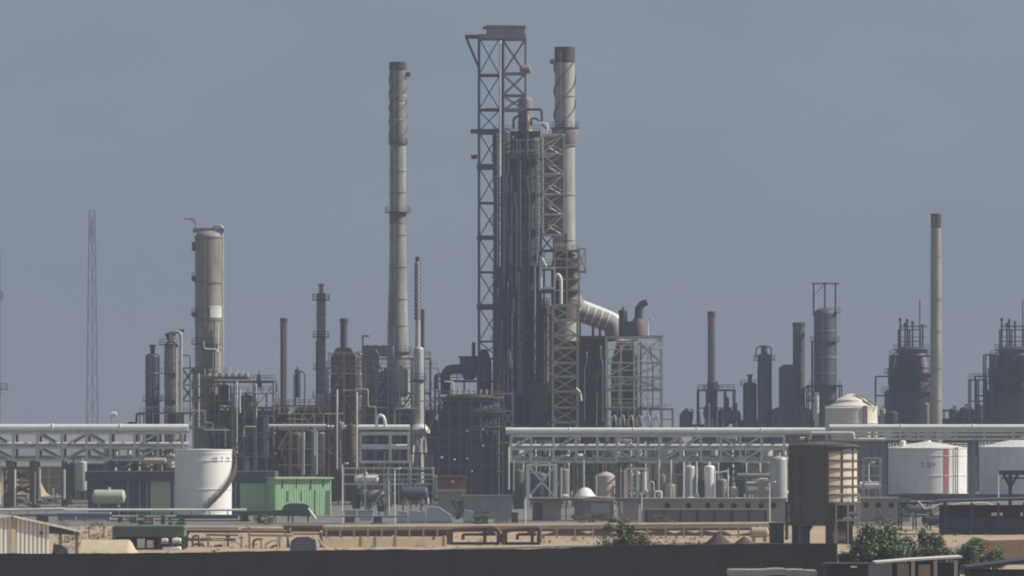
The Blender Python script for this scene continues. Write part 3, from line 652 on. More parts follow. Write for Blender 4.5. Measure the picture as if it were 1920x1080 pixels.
tower(D - 2, 985, 181, 27, 'small pale headed overhead drum standing above the broad reactor', 'mauve_steel', bot=252, skirt=1, bands=(205, 230), lad=False)
pipe(D - 4, [(908, 205), (1016, 205), (1016, 232)], 5, 'dark horizontal pipe crossing in front of the reactor head', 'dark_steel', R=6, flanges=False)
pipe(D - 5, [(963, 240), (963, 222), (978, 214)], 5, 'dark elbow pipe at the left of the reactor head', 'dark_steel', R=5, flanges=False)
pipe(D - 5, [(996, 236), (996, 222), (1006, 222), (1030, 247)], 4, 'dark sloping pipe descending right of the reactor head', 'dark_steel', R=4, flanges=False)
pipe(D - 6, [(1010, 230), (1026, 232), (1026, 248)], 3, 'white hooked pipe between reactor head and grey stack', 'white_paint', R=3, flanges=False)
pipe(D - 5, [(990, 300), (990, 214)], 3, 'thin pale pipe on the reactor head', 'pale_steel', flanges=False)
frame(D - 5, 925, 1012, [248, 292], 'dark top platform frame round the reactor head', 'dark_steel', nb=4, depth=12, decks=(0, 1), rails=(0,), bot=Z(330, D), braces=[(3, 0, 'X')], name='platform_structure')
frame(D - 6, 962, 1016, [262, 282], 'thin light steel guard frame on the reactor tower', 'light_steel', nb=4, depth=4, pw=1.8, bw=1.8, bot=Z(300, D), name='platform_structure', braces=[(0, 1, '/'), (3, 1, '\\')])
# light stair lattice
lattice(1048, 1017, 1058, [252, 288, 326, 364, 402, 440], 'pale stair lattice climbing in front of the grey spiral stack', 'light_steel', depth=4.5, pw=2.8, bw=3, dw=2.2, style='Z', name='stair_tower', cat='stair tower', bot=False)
frame(1048, 1014, 1062, [440, 470, 505], 'dark legs and landings carrying the pale stair lattice', 'brown_steel', nb=2, depth=5, decks=(0, 1, 2), braces=[(0, 0, 'X'), (1, 1, 'X')], name='stair_support')
R = random.Random(3)
t = thing('stair_flight', 'zigzag steel stairs inside the pale stair lattice', 'stairs', X(1038, 1050), 1050, Z(440, 1050))
for i in range(10):
    ya, yb = 440 - i * 18.6, 440 - (i + 1) * 18.6; xa, xb = (1022, 1053) if i % 2 else (1053, 1022)
    MB().box(X(1020, 1050), X(1056, 1050), 1050.8 + .02 * (i % 2), 1051.6, Z(ya, 1050) + .06, Z(yb, 1050) - .16).build('mesh_panel', 'olive_mesh', t, smooth=False)
    b = MB(); b.rod(P(xa, ya, 1050), P(xb, yb, 1050), .22, 4).rod(P(xa, ya - 9, 1050), P(xb, yb - 9, 1050), .07, 4); b.build('flight', 'tan_steel', t, smooth=False)
    MB().box(X(min(xb, xb), 1050) - .6, X(xb, 1050) + .6, 1049.3, 1051, Z(yb, 1050) - .1, Z(yb, 1050)).build('landing', 'brown_steel', t)
# grey spiral stack
stack(1066, 1059, 90, 37, 'wide grey stack with sooty rim and spiral strakes right of the reactor', 'stack_pale', wb=42, cap=118, plats=[(240, 8)], strakes=(118, 238, .9, 2.6), spots=[(1035, 116, 8, 9), (1072, 315, 5, 8), (1073, 423, 5, 8)], bands=(180, 365, 450), name='tall_stack', cap_w=1.04)
t = thing('stack_collar', 'mauve rust stained collar under the ring platform of the wide grey stack', 'collar', X(1059, 1066), 1066, Z(270, 1066))
MB().lathe(X(1059, 1066), 1066, [(PX(20.4, 1066), Z(270, 1066)), (PX(21.6, 1066), Z(268, 1066)), (PX(25, 1066), Z(248, 1066)), (PX(25, 1066), Z(242, 1066)), (PX(20, 1066), Z(242, 1066))], 30, caps=False).build('collar_ring', 'mauve_steel', t)
MB().lathe(X(1059, 1066), 1066, [(PX(21, 1066), Z(274, 1066)), (PX(22, 1066), Z(274, 1066)), (PX(22, 1066), Z(271, 1066)), (PX(21, 1066), Z(271, 1066))], 30, caps=False).build('lower_ring', 'grey_steel', t)
# regenerator and lower mass
D = 1056
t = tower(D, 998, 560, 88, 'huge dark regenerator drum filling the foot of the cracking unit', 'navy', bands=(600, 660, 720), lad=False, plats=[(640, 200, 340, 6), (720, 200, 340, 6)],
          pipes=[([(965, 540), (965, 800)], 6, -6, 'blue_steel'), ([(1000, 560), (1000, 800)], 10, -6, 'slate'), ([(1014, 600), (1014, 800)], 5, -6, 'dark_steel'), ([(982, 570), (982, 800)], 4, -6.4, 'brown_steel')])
tower(D - 4, 942, 520, 36, 'dark lower barrel beneath the slim tower left of the regenerator', 'blue_steel', bands=(580, 640, 700), lad=False, plats=[(640, 0, 360, 5)])
frame(D - 9, 926, 1036, [500, 545, 600, 655, 710, 760], 'dark multi storey steel frame round the regenerator', 'blue_steel', nb=4, depth=18, decks=(0, 1, 2, 3, 4), rails=(0, 2), braces=[(0, 1, 'X'), (3, 2, 'X'), (1, 3, '/'), (2, 4, 'X'), (0, 4, '\\')], name='regenerator_structure')
for i, (x, y0, y1, w, m, lab) in enumerate([(952, 530, 790, 3, 'mauve_steel', 'thin mauve pipe down the dark frame left of centre'), (975, 300, 500, 4, 'slate', 'slate pipe high on the broad reactor'), (1020, 500, 790, 4, 'brown_steel', 'brown pipe down the right of the dark frame'), (1002, 500, 700, 4, 'grey_steel', 'grey pipe down the middle of the dark frame'), (933, 540, 790, 4, 'grey_steel', 'grey pipe down the left of the dark frame'), (1027, 560, 720, 3, 'light_steel', 'pale thin pipe near the tan stair lattice')]):
    pipe(D - 10.5, [(x, y0), (x, y1)], w, lab, m, flanges=False, group='vertical riser pipes')
vessel(D - 11, 956, 660, 700, 12, 'rust pink pot lit on the dark frame', 'pinkish')
vessel(D - 11, 958, 735, 790, 16, 'dark blue pot at the foot of the dark frame', 'blue_steel')
# boxes and landings at right of cracker
frame(1040, 1013, 1040, [502, 540], 'pale square landing frame above the white gooseneck pipe', 'light_steel', nb=1, depth=6, pw=3.4, bw=4, bot=Z(545, 1040), name='platform_structure')
frame(1042, 1040, 1086, [470, 486, 502, 524, 545], 'rust brown platform under the wide grey stack', 'tan_steel', nb=2, depth=8, decks=(0, 1, 2, 3, 4), rails=(0, 2), bot=Z(600, 1042), dm='mauve_steel', name='platform_structure', braces=[(0, 0, '/'), (1, 1, 'X')])
tower(1050, 1060, 472, 46, 'dark drum between the platforms below the wide grey stack', 'brown_steel', bot=640, lad=False, bands=(520, 560))
frame(1044, 1084, 1098, [466, 510], 'small yellowish cage hung on the rust brown platform', 'tan_steel', nb=1, depth=4, pw=1.6, bw=1.6, decks=(1,), bot=Z(512, 1044), name='hanging_cage', braces=[(0, 0, 'X')])
pipe(1036, [(1040, 520), (1046, 513), (1052, 522), (1052, 570)], 6, 'white gooseneck pipe below the square landing frame', 'white_paint', R=6, flanges=False)
pipe(1038, [(1024, 500), (1014, 480), (1014, 540)], 4, 'short pale hooked pipe beside the square landing', 'pale_steel', R=3, flanges=False)
lattice(1036, 1037, 1083, [572, 600, 628, 652, 680, 706, 734, 764, 792], 'pale tan lattice stair tower low on the right of the cracking unit', 'tan_steel', depth=5, pw=4, bw=4, dw=2.8, style='/', name='stair_tower', cat='stair tower')
pipe(1035, [(1071, 735), (1076, 752), (1074, 766), (1066, 778)], 3.5, 'bright red hose looped on the low stair tower', 'red_lead', R=4, flanges=False)
pipe(1035, [(1080, 728), (1088, 735), (1090, 752)], 4, 'white bent pipe beside the low stair tower', 'white_paint', R=5, flanges=False)
frame(1050, 1030, 1088, [590, 640, 690, 740], 'brown steel frame behind the low stair tower', 'brown_steel', nb=2, depth=6, decks=(0, 1, 2, 3), braces=[(0, 0, 'X')])
t = thing('clad_wall_block', 'large dark mauve clad block right of the low stair tower', 'plant building', X(1112, 1058), 1062, 0)
MB().box(X(1078, 1058), X(1140, 1058), 1056, 1068, 0, Z(634, 1058)).build('wall', 'navy', t)
MB().box(X(1076, 1058), X(1142, 1058), 1055.6, 1068.4, Z(634, 1058), Z(630, 1058)).build('roof', 'brown_steel', t)
for x in (1092, 1108, 1124): MB().box(X(x, 1058) - .2, X(x, 1058) + .2, 1055.7, 1056, 0, Z(636, 1058)).build('pilaster', 'dark_steel', t)
MB().box(X(1080, 1058), X(1138, 1058), 1055.5, 1055.98, Z(704, 1058), Z(700, 1058)).build('ledge', 'mauve_steel', t)
pipe(1050, [(1118, 704), (1118, 800)], 3, 'thin grey pipe down the dark clad block', 'grey_steel', flanges=False)
# sloping transfer duct
D = 1052
t = thing('transfer_duct', 'fat sloping transfer duct falling from the cracker, its lit top added as a bright pipe', 'duct', X(1120, D), D, Z(640, D))
MB().tube([P(1074, 560, D), P(1085, 585, D), P(1150, 608, D), P(1152, 640, D)], PX(17, D), 22, R=3).build('duct_shell', 'mauve_steel', t)
for f in (0, .25, .5, .75, 1): q = P(1085, 585, D).lerp(P(1150, 608, D), f * .8 + .02); d = (P(1150, 608, D) - P(1085, 585, D)).normalized(); MB().rod(q - d * .12, q + d * .12, PX(18.3, D), 22).build('stiffener_ring', 'pale_steel', t)
MB().tube([P(1078, 566, D, 1), P(1140, 590, D, 1), P(1160, 600, D, 1), P(1161, 636, D, 1)], PX(9, D), 14, R=2).build('lit_top_pipe', 'cladding', t)  # bright pipe laid along the duct as its sunlit top
for x in (1112, 1125): MB().bar(P(x, 610, D), P(x, 636, D), .5).build('support', 'dark_steel', t, smooth=False)
# frame with X braces, and the vents on top
D = 1040
t = frame(D, 1137, 1241, [632, 680, 707, 732, 764], 'open tan steel frame with crossed bracing right of the clad block', 'light_steel', nb=2, depth=9, pw=3.4, bw=3, decks=(0, 3), braces=[(0, 0, '/'), (0, 1, '/'), (1, 0, 'X'), (1, 1, '/'), (0, 2, '/'), (1, 2, 'X')], rails=(3,), dm='brown_steel', name='reactor_frame')
furnace(D + 4, 1146, 1196, 640, 'dark vessel casing inside the open tan frame', 'brown_steel', depth=5, shoulder=.85)
vessel(D + 4, 1168, 580, 632, 16, 'stub dark vent drum on the open tan frame', 'dark_steel', legs=False)
t = thing('curved_vent_stack', 'dark vent stack with a curved hood on the open tan frame', 'vent stack', X(1197, D + 4), D + 4, Z(632, D))
MB().lathe(X(1196, D + 4), D + 4, [(PX(15, D), Z(632, D)), (PX(15, D), Z(612, D)), (PX(8, D), Z(596, D))], 18).build('base', 'brown_steel', t)
MB().tube([P(1197, 606, D + 4), P(1198, 578, D + 4), P(1204, 570, D + 4), P(1213, 566, D + 4)], [PX(8, D), PX(7.5, D), PX(7, D), PX(5.6, D)], 14).build('hood', 'dark_steel', t)
MB().box(X(1168, D), X(1190, D), D + 2, D + 6, Z(630, D), Z(602, D)).build('plenum', 'blue_steel', t)
lamp(D, 1215, 600, 632, 'tiny lamp post on the corner of the open tan frame')
pipe(D - 1, [(1196, 640), (1196, 800)], 3.5, 'pale pipe down the middle of the open tan frame', 'pale_steel', flanges=False)
pipe(D - 1, [(1202, 640), (1202, 800)], 4, 'brown pipe beside the pale one on the open tan frame', 'brown_steel', flanges=False)
frame(D - 3, 1137, 1262, [768, 786], 'low olive pipe rack deck under the open tan frame', 'tan_steel', nb=6, depth=6, decks=(0,), rails=(0,), braces=[(0, 1, 'X'), (2, 1, 'X'), (4, 1, 'X')], name='platform_structure')
R = random.Random(11)
for i in range(6):
    x = 1146 + i * 16; pipe(D - 4, [(x, 798), (x, 784), (x + 7, 778), (x + 9, 790), (x + 10, 798)], 3, 'pale looped pipe, the ' + ['first', 'second', 'third', 'fourth', 'fifth', 'sixth'][i] + ' under the olive deck from the clad block', 'pale_steel', R=3, flanges=False, group='looped pipes under the olive deck')

# ================================================================== right hand units (further off)
D = 1210
def ring_tower(cx, top, w, label, m, plats): return tower(D, cx, top, w, label, m, plats=plats, neck=w * .5)
stack(D, 1334, 585, 14, 'slim dark stack with flared top at the left of the far right units', 'dark_stack', wb=15, cap=596, plats=[(732, 9)])
frame(D - 4, 1310, 1378, [732, 765], 'dark square platform round the slim flared stack', 'dark_steel', nb=4, depth=9, decks=(0,), rails=(0,), braces=[(0, 1, 'X'), (2, 1, '/')])
vessel(D - 2, 1336, 712, 740, 20, 'dark stub collar vessel under the slim flared stack', 'dark_steel', legs=False)
pipe(D - 5, [(1330, 756), (1330, 800)], 3, 'thin pale pipe in front of the slim flared stack', 'pale_steel', flanges=False)
for x0, x1, y, w, lab in [(1318, 1340, 775, 34, 'dark drum low under the slim flared stack'), (1346, 1390, 782, 26, 'dark horizontal drum right of the slim flared stack')]: drum(D - 3, x0, x1, y, w, lab, 'dark_steel')
for x, tp, w, lab in [(1362, 745, 10, 'small dark pot with nozzle right of the square platform'), (1378, 755, 9, 'second small dark pot right of the square platform'), (1352, 768, 12, 'third small dark pot low behind the rack'), (1288, 770, 20, 'dark pot with twin hooks standing alone left of the flared stack'), (1279, 775, 10, 'little dark pot beside the twin hooked pot')]: vessel(D - 2, x, tp, 815, w, lab, 'dark_steel')
pipe(D - 2, [(1283, 775), (1283, 768), (1287, 768)], 2.5, 'left hook on the twin hooked pot', 'dark_steel', R=2, flanges=False)
pipe(D - 2, [(1292, 790), (1298, 790), (1299, 768), (1294, 768)], 2.5, 'right hook on the twin hooked pot', 'dark_steel', R=2, flanges=False)
tower(D, 1406, 716, 26, 'short dark round tower beside the hooped tower', 'slate', plats=[(722, 0, 360, 6)], neck=8)
t = tower(D - 2, 1433, 662, 25, 'medium dark tower with a hoop rail above its ring platform', 'slate', plats=[(675, 0, 360, 8)], neck=12, pipes=[([(1421, 690), (1421, 750)], 2.5, -1, 'dark_steel'), ([(1446, 652), (1446, 800)], 2.5, 0, 'dark_steel')])
MB().tube([P(1446, 672, D), P(1446, 650, D), P(1418, 650, D), P(1418, 672, D)], .14, 6, R=.8).build('hoop', 'dark_steel', t)
furnace(D + 2, 1462, 1492, 684, 'dark slab sided heater left of the broad dark stack', 'slate', depth=9, shoulder=.97)
stack(D, 1498, 606, 23, 'broad short dark stack beside the slab sided heater', 'dark_stack', cap=612)
pipe(D - 2, [(1463, 688), (1463, 800)], 3, 'dark downpipe on the slab sided heater', 'dark_steel', flanges=False)
t = tower(D - 4, 1547, 577, 42, 'thick grey tower carrying three bare masts', 'slate', plats=[(586, -40, 70, 9), (640, 150, 390, 7), (722, 150, 390, 9)], bands=(620, 670, 700), pipes=[([(1522, 640), (1522, 800)], 4, -2, 'dark_steel'), ([(1567, 590), (1567, 800)], 3, -1, 'grey_steel'), ([(1530, 735), (1530, 800)], 9, -3, 'light_steel')])
for x in (1525, 1546, 1566): MB().bar(P(x, 592, D - 4, -1), P(x, 530, D - 4, -1), .34).build('mast', 'dark_steel', t, smooth=False)
MB().bar(P(1522, 532, D - 4, -1), P(1573, 532, D - 4, -1), .32).bar(P(1525, 556, D - 4, -1), P(1546, 532, D - 4, -1), .16).build('mast_beam', 'mauve_steel', t, smooth=False)
frame(D - 7, 1516, 1578, [724, 752], 'olive dark steel base frame under the thick grey tower', 'dark_green', nb=3, depth=8, decks=(0, 1), braces=[(0, 0, 'X'), (2, 1, 'X')])
furnace(D - 3, 1446, 1520, 762, 'low dark block between hooped tower and thick grey tower', 'slate', depth=6, shoulder=.95)
vessel(D - 6, 1482, 765, 815, 16, 'dark pot in front of the low dark block', 'dark_steel')
vessel(D - 6, 1508, 770, 815, 14, 'brown pot in front of the low dark block', 'brown_steel')
def coker(cx, s, label, mlab, full=True, D=D):
    """drum heater with stepped shoulders, platforms and vent masts"""
    def px(a): return cx + a * s
    t = thing('coke_drum_unit', label, 'furnace', X(cx, D), D, 0)
    pr = [(52, None), (52, 735), (44, 730), (43, 700), (28, 655), (24, 652), (18, 650)]
    MB().lathe(X(cx, D), D, [(PX(a * s, D), 0 if y is None else Z(y, D)) for a, y in pr], 30).build('shell', 'blue_steel', t)
    MB().box(X(px(-46), D), X(px(-22), D), D - 5, D - 1, Z(720, D), Z(690, D)).build('burner_box', 'blue_steel', t); MB().tube([P(px(-40), 690, D, -4), P(px(-36), 668, D, -4), P(px(-22), 660, D, -2)], .6, 10).build('feed_duct', 'dark_steel', t)
    for y, r, e in ((655, 28, 7), (700, 43, 9), (735, 52, 6)): platform(t, X(cx, D), D, Z(y, D), PX(r * s, D), PX(e, D))
    for a, tp in ((-22, 599), (-13, 608), (-9, 601), (1, 605), (20, 611)):
        o = MB().bar(P(px(a), 660, D), P(px(a), tp, D), .34).build('vent_mast', 'dark_steel', t, smooth=False)
        MB().rod(P(px(a), tp + 3, D), P(px(a), tp - 3, D), .32, 8).build('vent_head', 'dark_steel', o)
    MB().bar(P(px(-24), 612, D), P(px(28), 612, D), .34).bar(P(px(-24), 632, D), P(px(26), 632, D), .2).build('cross_beam', 'mauve_steel', t, smooth=False)
    MB().rod(P(px(15), 660, D), P(px(15), 562, D), .2, 6).build('aerial', 'mauve_steel', t)
    for a, b, tp in ((-70, -42, 706), (-44, -30, 698)):
        for q in (a, b): MB().bar(P(px(q), 815, D, -3), P(px(q), tp, D, -3), .36).build('side_post', 'dark_steel', t, smooth=False)
        for y in (tp, tp + 36): MB().bar(P(px(a), y, D, -3), P(px(b), y, D, -3), .34).build('side_beam', 'dark_steel', t, smooth=False)
    MB().lathe(X(px(14), D), D - PX(30 * s, D), [(.2, Z(712, D)), (1.4, Z(708, D)), (1.6, Z(690, D)), (1.2, Z(668, D)), (.1, Z(664, D))], 14).build('burner_pod', 'mauve_steel', t)
    ladder(t, X(px(30), D), D - PX(52 * s, D) - .2, 2, Z(735, D))
    frame(D - PX(52 * s, D) - 3, px(-40), px(40), [668, 690, 715, 742, 768], mlab, 'dark_steel', nb=3, depth=4, pw=2, bw=1.8, decks=(0, 2), rails=(0, 2, 3), braces=[(0, 1, 'X'), (2, 2, '/'), (1, 3, 'X'), (0, 3, '/')], name='furnace_scaffold')
    frame(D - 2, px(-24), px(16), [618, 640], mlab.replace('cage', 'crown'), 'dark_steel', nb=2, depth=3, pw=1.7, bw=1.5, bot=Z(660, D), braces=[(0, 1, '/')], name='furnace_scaffold')
    return t
coker(1710, 1.0, 'stepped dark drum furnace with vent masts left of the tall pale stack', 'dark steel cage round the furnace left of the tall pale stack')
coker(1902, 1.08, 'stepped dark drum furnace with vent masts cut by the right edge', 'dark steel cage round the furnace at the right edge', D=1190)
frame(D - 8, 1770, 1862, [770, 786], 'dark low pipe deck between the tall pale stack and the right furnace', 'dark_green', nb=5, depth=7, decks=(0,), braces=[(1, 1, 'X'), (3, 1, 'X')], name='platform_structure')
frame(1186, 1820, 1850, [712, 752], 'dark portal frame beside the right furnace', 'dark_green', nb=2, depth=5, rails=(0,))
frame(1184, 1848, 1862, [665, 720, 760], 'tall narrow dark portal left of the right furnace', 'dark_steel', nb=1, depth=5)
for i, (x, y, w, m, lab) in enumerate([(1790, 785, 22, 'dark_green', 'dark green pot right of the tall pale stack foot'), (1812, 782, 24, 'brown_steel', 'brown pot midway to the right furnace'), (1838, 775, 22, 'grey_steel', 'grey domed pot beside the right furnace'), (1672, 790, 24, 'navy', 'dark pot left of the stepped furnace'), (1655, 786, 12, 'tan_steel', 'tan pot behind the domed white tank'), (1736, 775, 14, 'mauve_steel', 'mauve pot at the foot of the tall pale stack')]): vessel(D - 9, x, y - 20, 815, w, lab, m)
pipe(D - 9, [(1660, 800), (1660, 782), (1668, 778), (1674, 790), (1675, 800)], 3, 'pale arched pipe right of the domed white tank', 'light_steel', R=4, flanges=False)
pipe(D - 10, [(1858, 765), (1858, 800)], 4, 'short tan riser left of the right furnace', 'tan_steel', flanges=False)
stack(1180, 1755, 402, 19, 'tall smooth pale stack with a black top on the right', 'stack_tan', wb=24, cap=428, bands=(480, 560, 620, 690, 750), name='tall_stack', cap_w=1.03)
# fill of low dark equipment along the back row, each a thing
R = random.Random(21); names = ['slate', 'dark_steel', 'brown_steel', 'grey_steel', 'mauve_steel']
near = ['behind the left end of the central rack', 'behind the third bay of the central rack', 'under the dark clad block', 'behind the open tan frame', 'just right of the open tan frame', 'left of the twin hooked pot', 'under the square dark platform', 'left of the short round tower', 'under the hooped tower', 'behind the slab sided heater', 'under the broad short stack', 'under the thick grey tower']
for i, lab in enumerate(near):
    x = 975 + i * 49; m = names[i % 5]; col = {'slate': 'slate', 'dark_steel': 'dark', 'brown_steel': 'brown', 'grey_steel': 'grey', 'mauve_steel': 'mauve'}[m]
    drum(1020 if x < 1250 else 1150, x - 16, x + 16, R.uniform(818, 846), R.uniform(16, 24), f'{col} drum seen through the truss {lab}', m, bot=None if x < 0 else 900)

def block(D, x0, x1, top, label, m, rm='dark_steel', depth=6, bot=None, bays=4, name='plant_building'):
    z0 = 0 if bot is None else Z(bot, D); z1 = Z(top, D); xa, xb = X(x0, D), X(x1, D)
    t = thing(name, label, 'plant building', (xa + xb) / 2, D + depth / 2, z0)
    MB().box(xa, xb, D, D + depth, z0, z1).build('wall', m, t); MB().box(xa - .3, xb + .3, D - .4, D + depth + .3, z1, z1 + .3).build('roof', rm, t)
    for i in range(bays + 1):
        x = xa + (xb - xa) * i / bays; MB().box(x - .15, x + .15, D - .15, D, z0, z1).build('pilaster', rm, t)
    for k in range(1, 3): MB().box(xa + .16, xb - .16, D - .1, D, z0 + (z1 - z0) * k / 3 - .1, z0 + (z1 - z0) * k / 3 + .1).build('girt', rm, t)
    return t
block(1016, 394, 516, 772, 'dark enclosure wall behind the steel table', 'navy')
block(1034, 514, 612, 778, 'brown enclosure wall behind the pale riser pipes', 'brown_steel', 'rust')
block(1040, 610, 676, 800, 'grey green enclosure under the narrow heater', 'dark_green')
block(1064, 668, 812, 770, 'dark plant wall under the tall banded stack', 'slate', 'mauve_steel')
block(1030, 812, 930, 790, 'dark plant wall behind the round caged unit', 'navy')
block(1046, 930, 1140, 800, 'long dark plant wall at the foot of the cracking unit', 'navy', 'blue_steel', bays=8)
block(1052, 1138, 1262, 806, 'dark plant wall under the open tan frame', 'slate', 'tan_steel', bays=5)
block(1214, 1300, 1330, 798, 'low dark hut under the slim flared stack', 'slate')
block(1222, 1380, 1600, 790, 'long low dark plant wall behind hooped tower and grey tower', 'navy', 'slate', bays=8)
block(1222, 1650, 1760, 782, 'low dark plant wall under the stepped furnace', 'navy', 'slate')
block(1222, 1760, 1960, 788, 'low greenish dark plant wall under the right furnace', 'dark_green', 'slate', bays=7)
block(1120, -40, 118, 876, 'low grey brown wall far behind the left rack', 'grey_steel', 'tan_steel', bays=6)
block(1060, 120, 366, 872, 'long low dark wall behind the left rack', 'slate', 'grey_steel', bays=8)
block(1140, 1262, 1480, 842, 'long grey green wall seen through the right half of the central rack', 'dark_green', 'grey_steel', bays=9)
block(1000, 1480, 1664, 828, 'grey plant wall behind the ribbed rusty vessel', 'grey_steel', 'slate', bays=6)
R = random.Random(77)
for i, (x0, x1, tp, m, lab) in enumerate([(962, 1034, 826, 'grey_steel', 'grey steel bay behind the X braced bay'), (1050, 1122, 832, 'dark_green', 'dark green steel bay behind the low white dome'), (1140, 1226, 828, 'grey_steel', 'grey steel bay behind the white portal frame'), (1240, 1316, 836, 'tan_steel', 'tan steel bay behind the pale upright pair'), (1330, 1400, 830, 'grey_steel', 'grey steel bay behind the shiny vessel'), (1404, 1476, 838, 'tan_steel', 'tan steel bay behind the grey tank by the ribbed vessel'), (196, 262, 842, 'grey_steel', 'grey steel bay behind the left rack and drum'), (262, 330, 846, 'brown_steel', 'brown steel bay behind the small white tank'), (680, 744, 846, 'grey_steel', 'grey steel bay behind the short rack'), (744, 808, 850, 'brown_steel', 'brown steel bay at the foot of the twin flue')]):
    D = 990; frame(D, x0, x1, [tp, tp + 34, tp + 66], lab, m, nb=3, depth=6, pw=2.4, bw=2.2, braces=[(i % 3, 0, '/'), ((i + 1) % 3, 1, 'X')], decks=(1,))
    for k in range(3):
        x = x0 + 10 + k * 24; mm = R.choice(['dull_cladding', 'light_steel', 'pale_steel', 'grey_steel', 'slate'])
        place = ['left', 'middle', 'right'][k]
        if R.random() < .55: vessel(D + 3, x, tp + R.uniform(-2, 24), 946, R.uniform(10, 17), place + ' upright pot in the ' + lab, mm, legs=R.random() < .5, group='pots in the steel bays')
        else: drum(D + 3, x - 9, x + 10, tp + R.uniform(22, 70), R.uniform(9, 13), place + ' lying drum in the ' + lab, mm, group='drums in the steel bays', bot=946)
        xx = x + R.uniform(6, 12); pipe(D - .6, [(xx, 946), (xx, tp + R.uniform(4, 50)), (xx + R.uniform(-1, 1), tp + R.uniform(0, 4), 3)], R.uniform(2.2, 3.4), place + ' bent riser on the ' + lab, R.choice(['pale_steel', 'light_steel', 'white_paint', 'dull_cladding']), R=4, flanges=False, group='bent risers on the steel bays')

# ---- close steelwork on the cracking unit
frame(1047, 926, 1016, [296, 330, 362, 396, 430, 466], 'thin grey access steelwork wrapped round the broad reactor', 'grey_steel', nb=4, depth=14, pw=2, bw=1.7, decks=(0, 2, 4), rails=(0, 1, 2, 3, 4), braces=[(3, 0, '/'), (0, 1, 'X'), (3, 2, '\\'), (0, 3, '/'), (3, 4, 'X')], bot=Z(500, 1047), name='access_structure')
frame(1048, 1086, 1139, [646, 668, 692, 716, 742, 768], 'brown scaffold bays clinging to the dark clad block', 'brown_steel', nb=3, depth=4, pw=2, bw=2, decks=(1, 3), rails=(0, 1, 2, 3, 4), braces=[(0, 0, '/'), (2, 1, '/'), (1, 2, 'X'), (0, 3, '\\'), (2, 4, 'X')], name='scaffold')
frame(1033, 1140, 1240, [655, 694, 720, 748], 'thin pale pipe gallery in front of the open tan frame', 'light_steel', nb=4, depth=3, pw=1.7, bw=1.5, rails=(0, 2), braces=[(2, 0, '/'), (3, 1, '/'), (2, 2, 'X')], name='pipe_gallery')
frame(1042, 936, 1034, [572, 622, 684, 735], 'blue grey pipe gallery low on the cracking unit', 'blue_steel', nb=3, depth=3, pw=2, bw=1.8, rails=(0, 1, 2, 3), braces=[(0, 0, '/'), (2, 1, 'X'), (1, 2, '/')], name='pipe_gallery')
R = random.Random(41)
for i, (x, y0, y1, hook, lab) in enumerate([(950, 300, 470, 6, 'high on the slim dark tower'), (968, 360, 540, -5, 'between slim tower and reactor'), (978, 420, 640, 7, 'over the reactor skirt'), (992, 330, 560, -6, 'up the reactor front'), (1003, 470, 700, 8, 'down the regenerator front'), (1016, 320, 520, -5, 'beside the pale stair lattice'), (960, 560, 760, 6, 'left on the regenerator frame'), (1024, 590, 770, -7, 'right on the regenerator frame'), (938, 600, 770, 5, 'at the left foot of the regenerator'), (1096, 660, 790, 8, 'left on the clad block scaffold'), (1130, 650, 790, -7, 'right on the clad block scaffold'), (1160, 650, 760, 7, 'in the left bay of the open tan frame'), (1224, 650, 770, -8, 'in the right bay of the open tan frame')]):
    pipe(1037 if x < 1035 else 1032, [(x, y1), (x, y0 + 30), (x + hook * .5, y0 + 22), (x + hook * .5, y0), (x + hook * .5, y0, 6)], R.uniform(1.8, 3.4), 'slim bent grey pipe ' + lab, R.choice(['grey_steel', 'slate', 'blue_steel', 'slate', 'blue_grey']), R=4, flanges=False, group='bent pipes on the cracking unit')
for x, y0, y1 in ((935, 250, 500), (1008, 260, 470), (1030, 560, 740), (975, 510, 740)):
    t = thing('caged_ladder', {935: 'caged ladder on the slim dark tower', 1008: 'caged ladder on the right of the reactor', 1030: 'caged ladder on the right of the regenerator', 975: 'caged ladder on the left of the regenerator'}[x], 'ladder', X(x, 1041), 1041, Z(y1, 1041)); ladder(t, X(x, 1041), 1041, Z(y1, 1041), Z(y0, 1041), 'light_steel')
# irregular cross bracing under the racks
for x0, x1, y0, y1, lab in [(1080, 1118, 870, 936, 'brown X braced bay right of the pale one under the rack'), (1160, 1196, 868, 934, 'dark X braced bay behind the white portal'), (1276, 1314, 868, 936, 'brown X braced bay behind the upright pair'), (1352, 1388, 868, 936, 'dark X braced bay behind the tan vessel'), (207, 252, 866, 940, 'dark X braced bay left of the dark slate shed'), (252, 296, 866, 930, 'brown X braced bay over the dark slate shed')]:
    frame(952, x0, x1, [y0, (y0 + y1) // 2], lab, 'brown_steel' if 'brown' in lab else 'dark_steel', nb=1, depth=5, pw=3.4, bw=2.6, braces=[(0, 0, 'X'), (0, 1, 'X')], name='braced_bay')

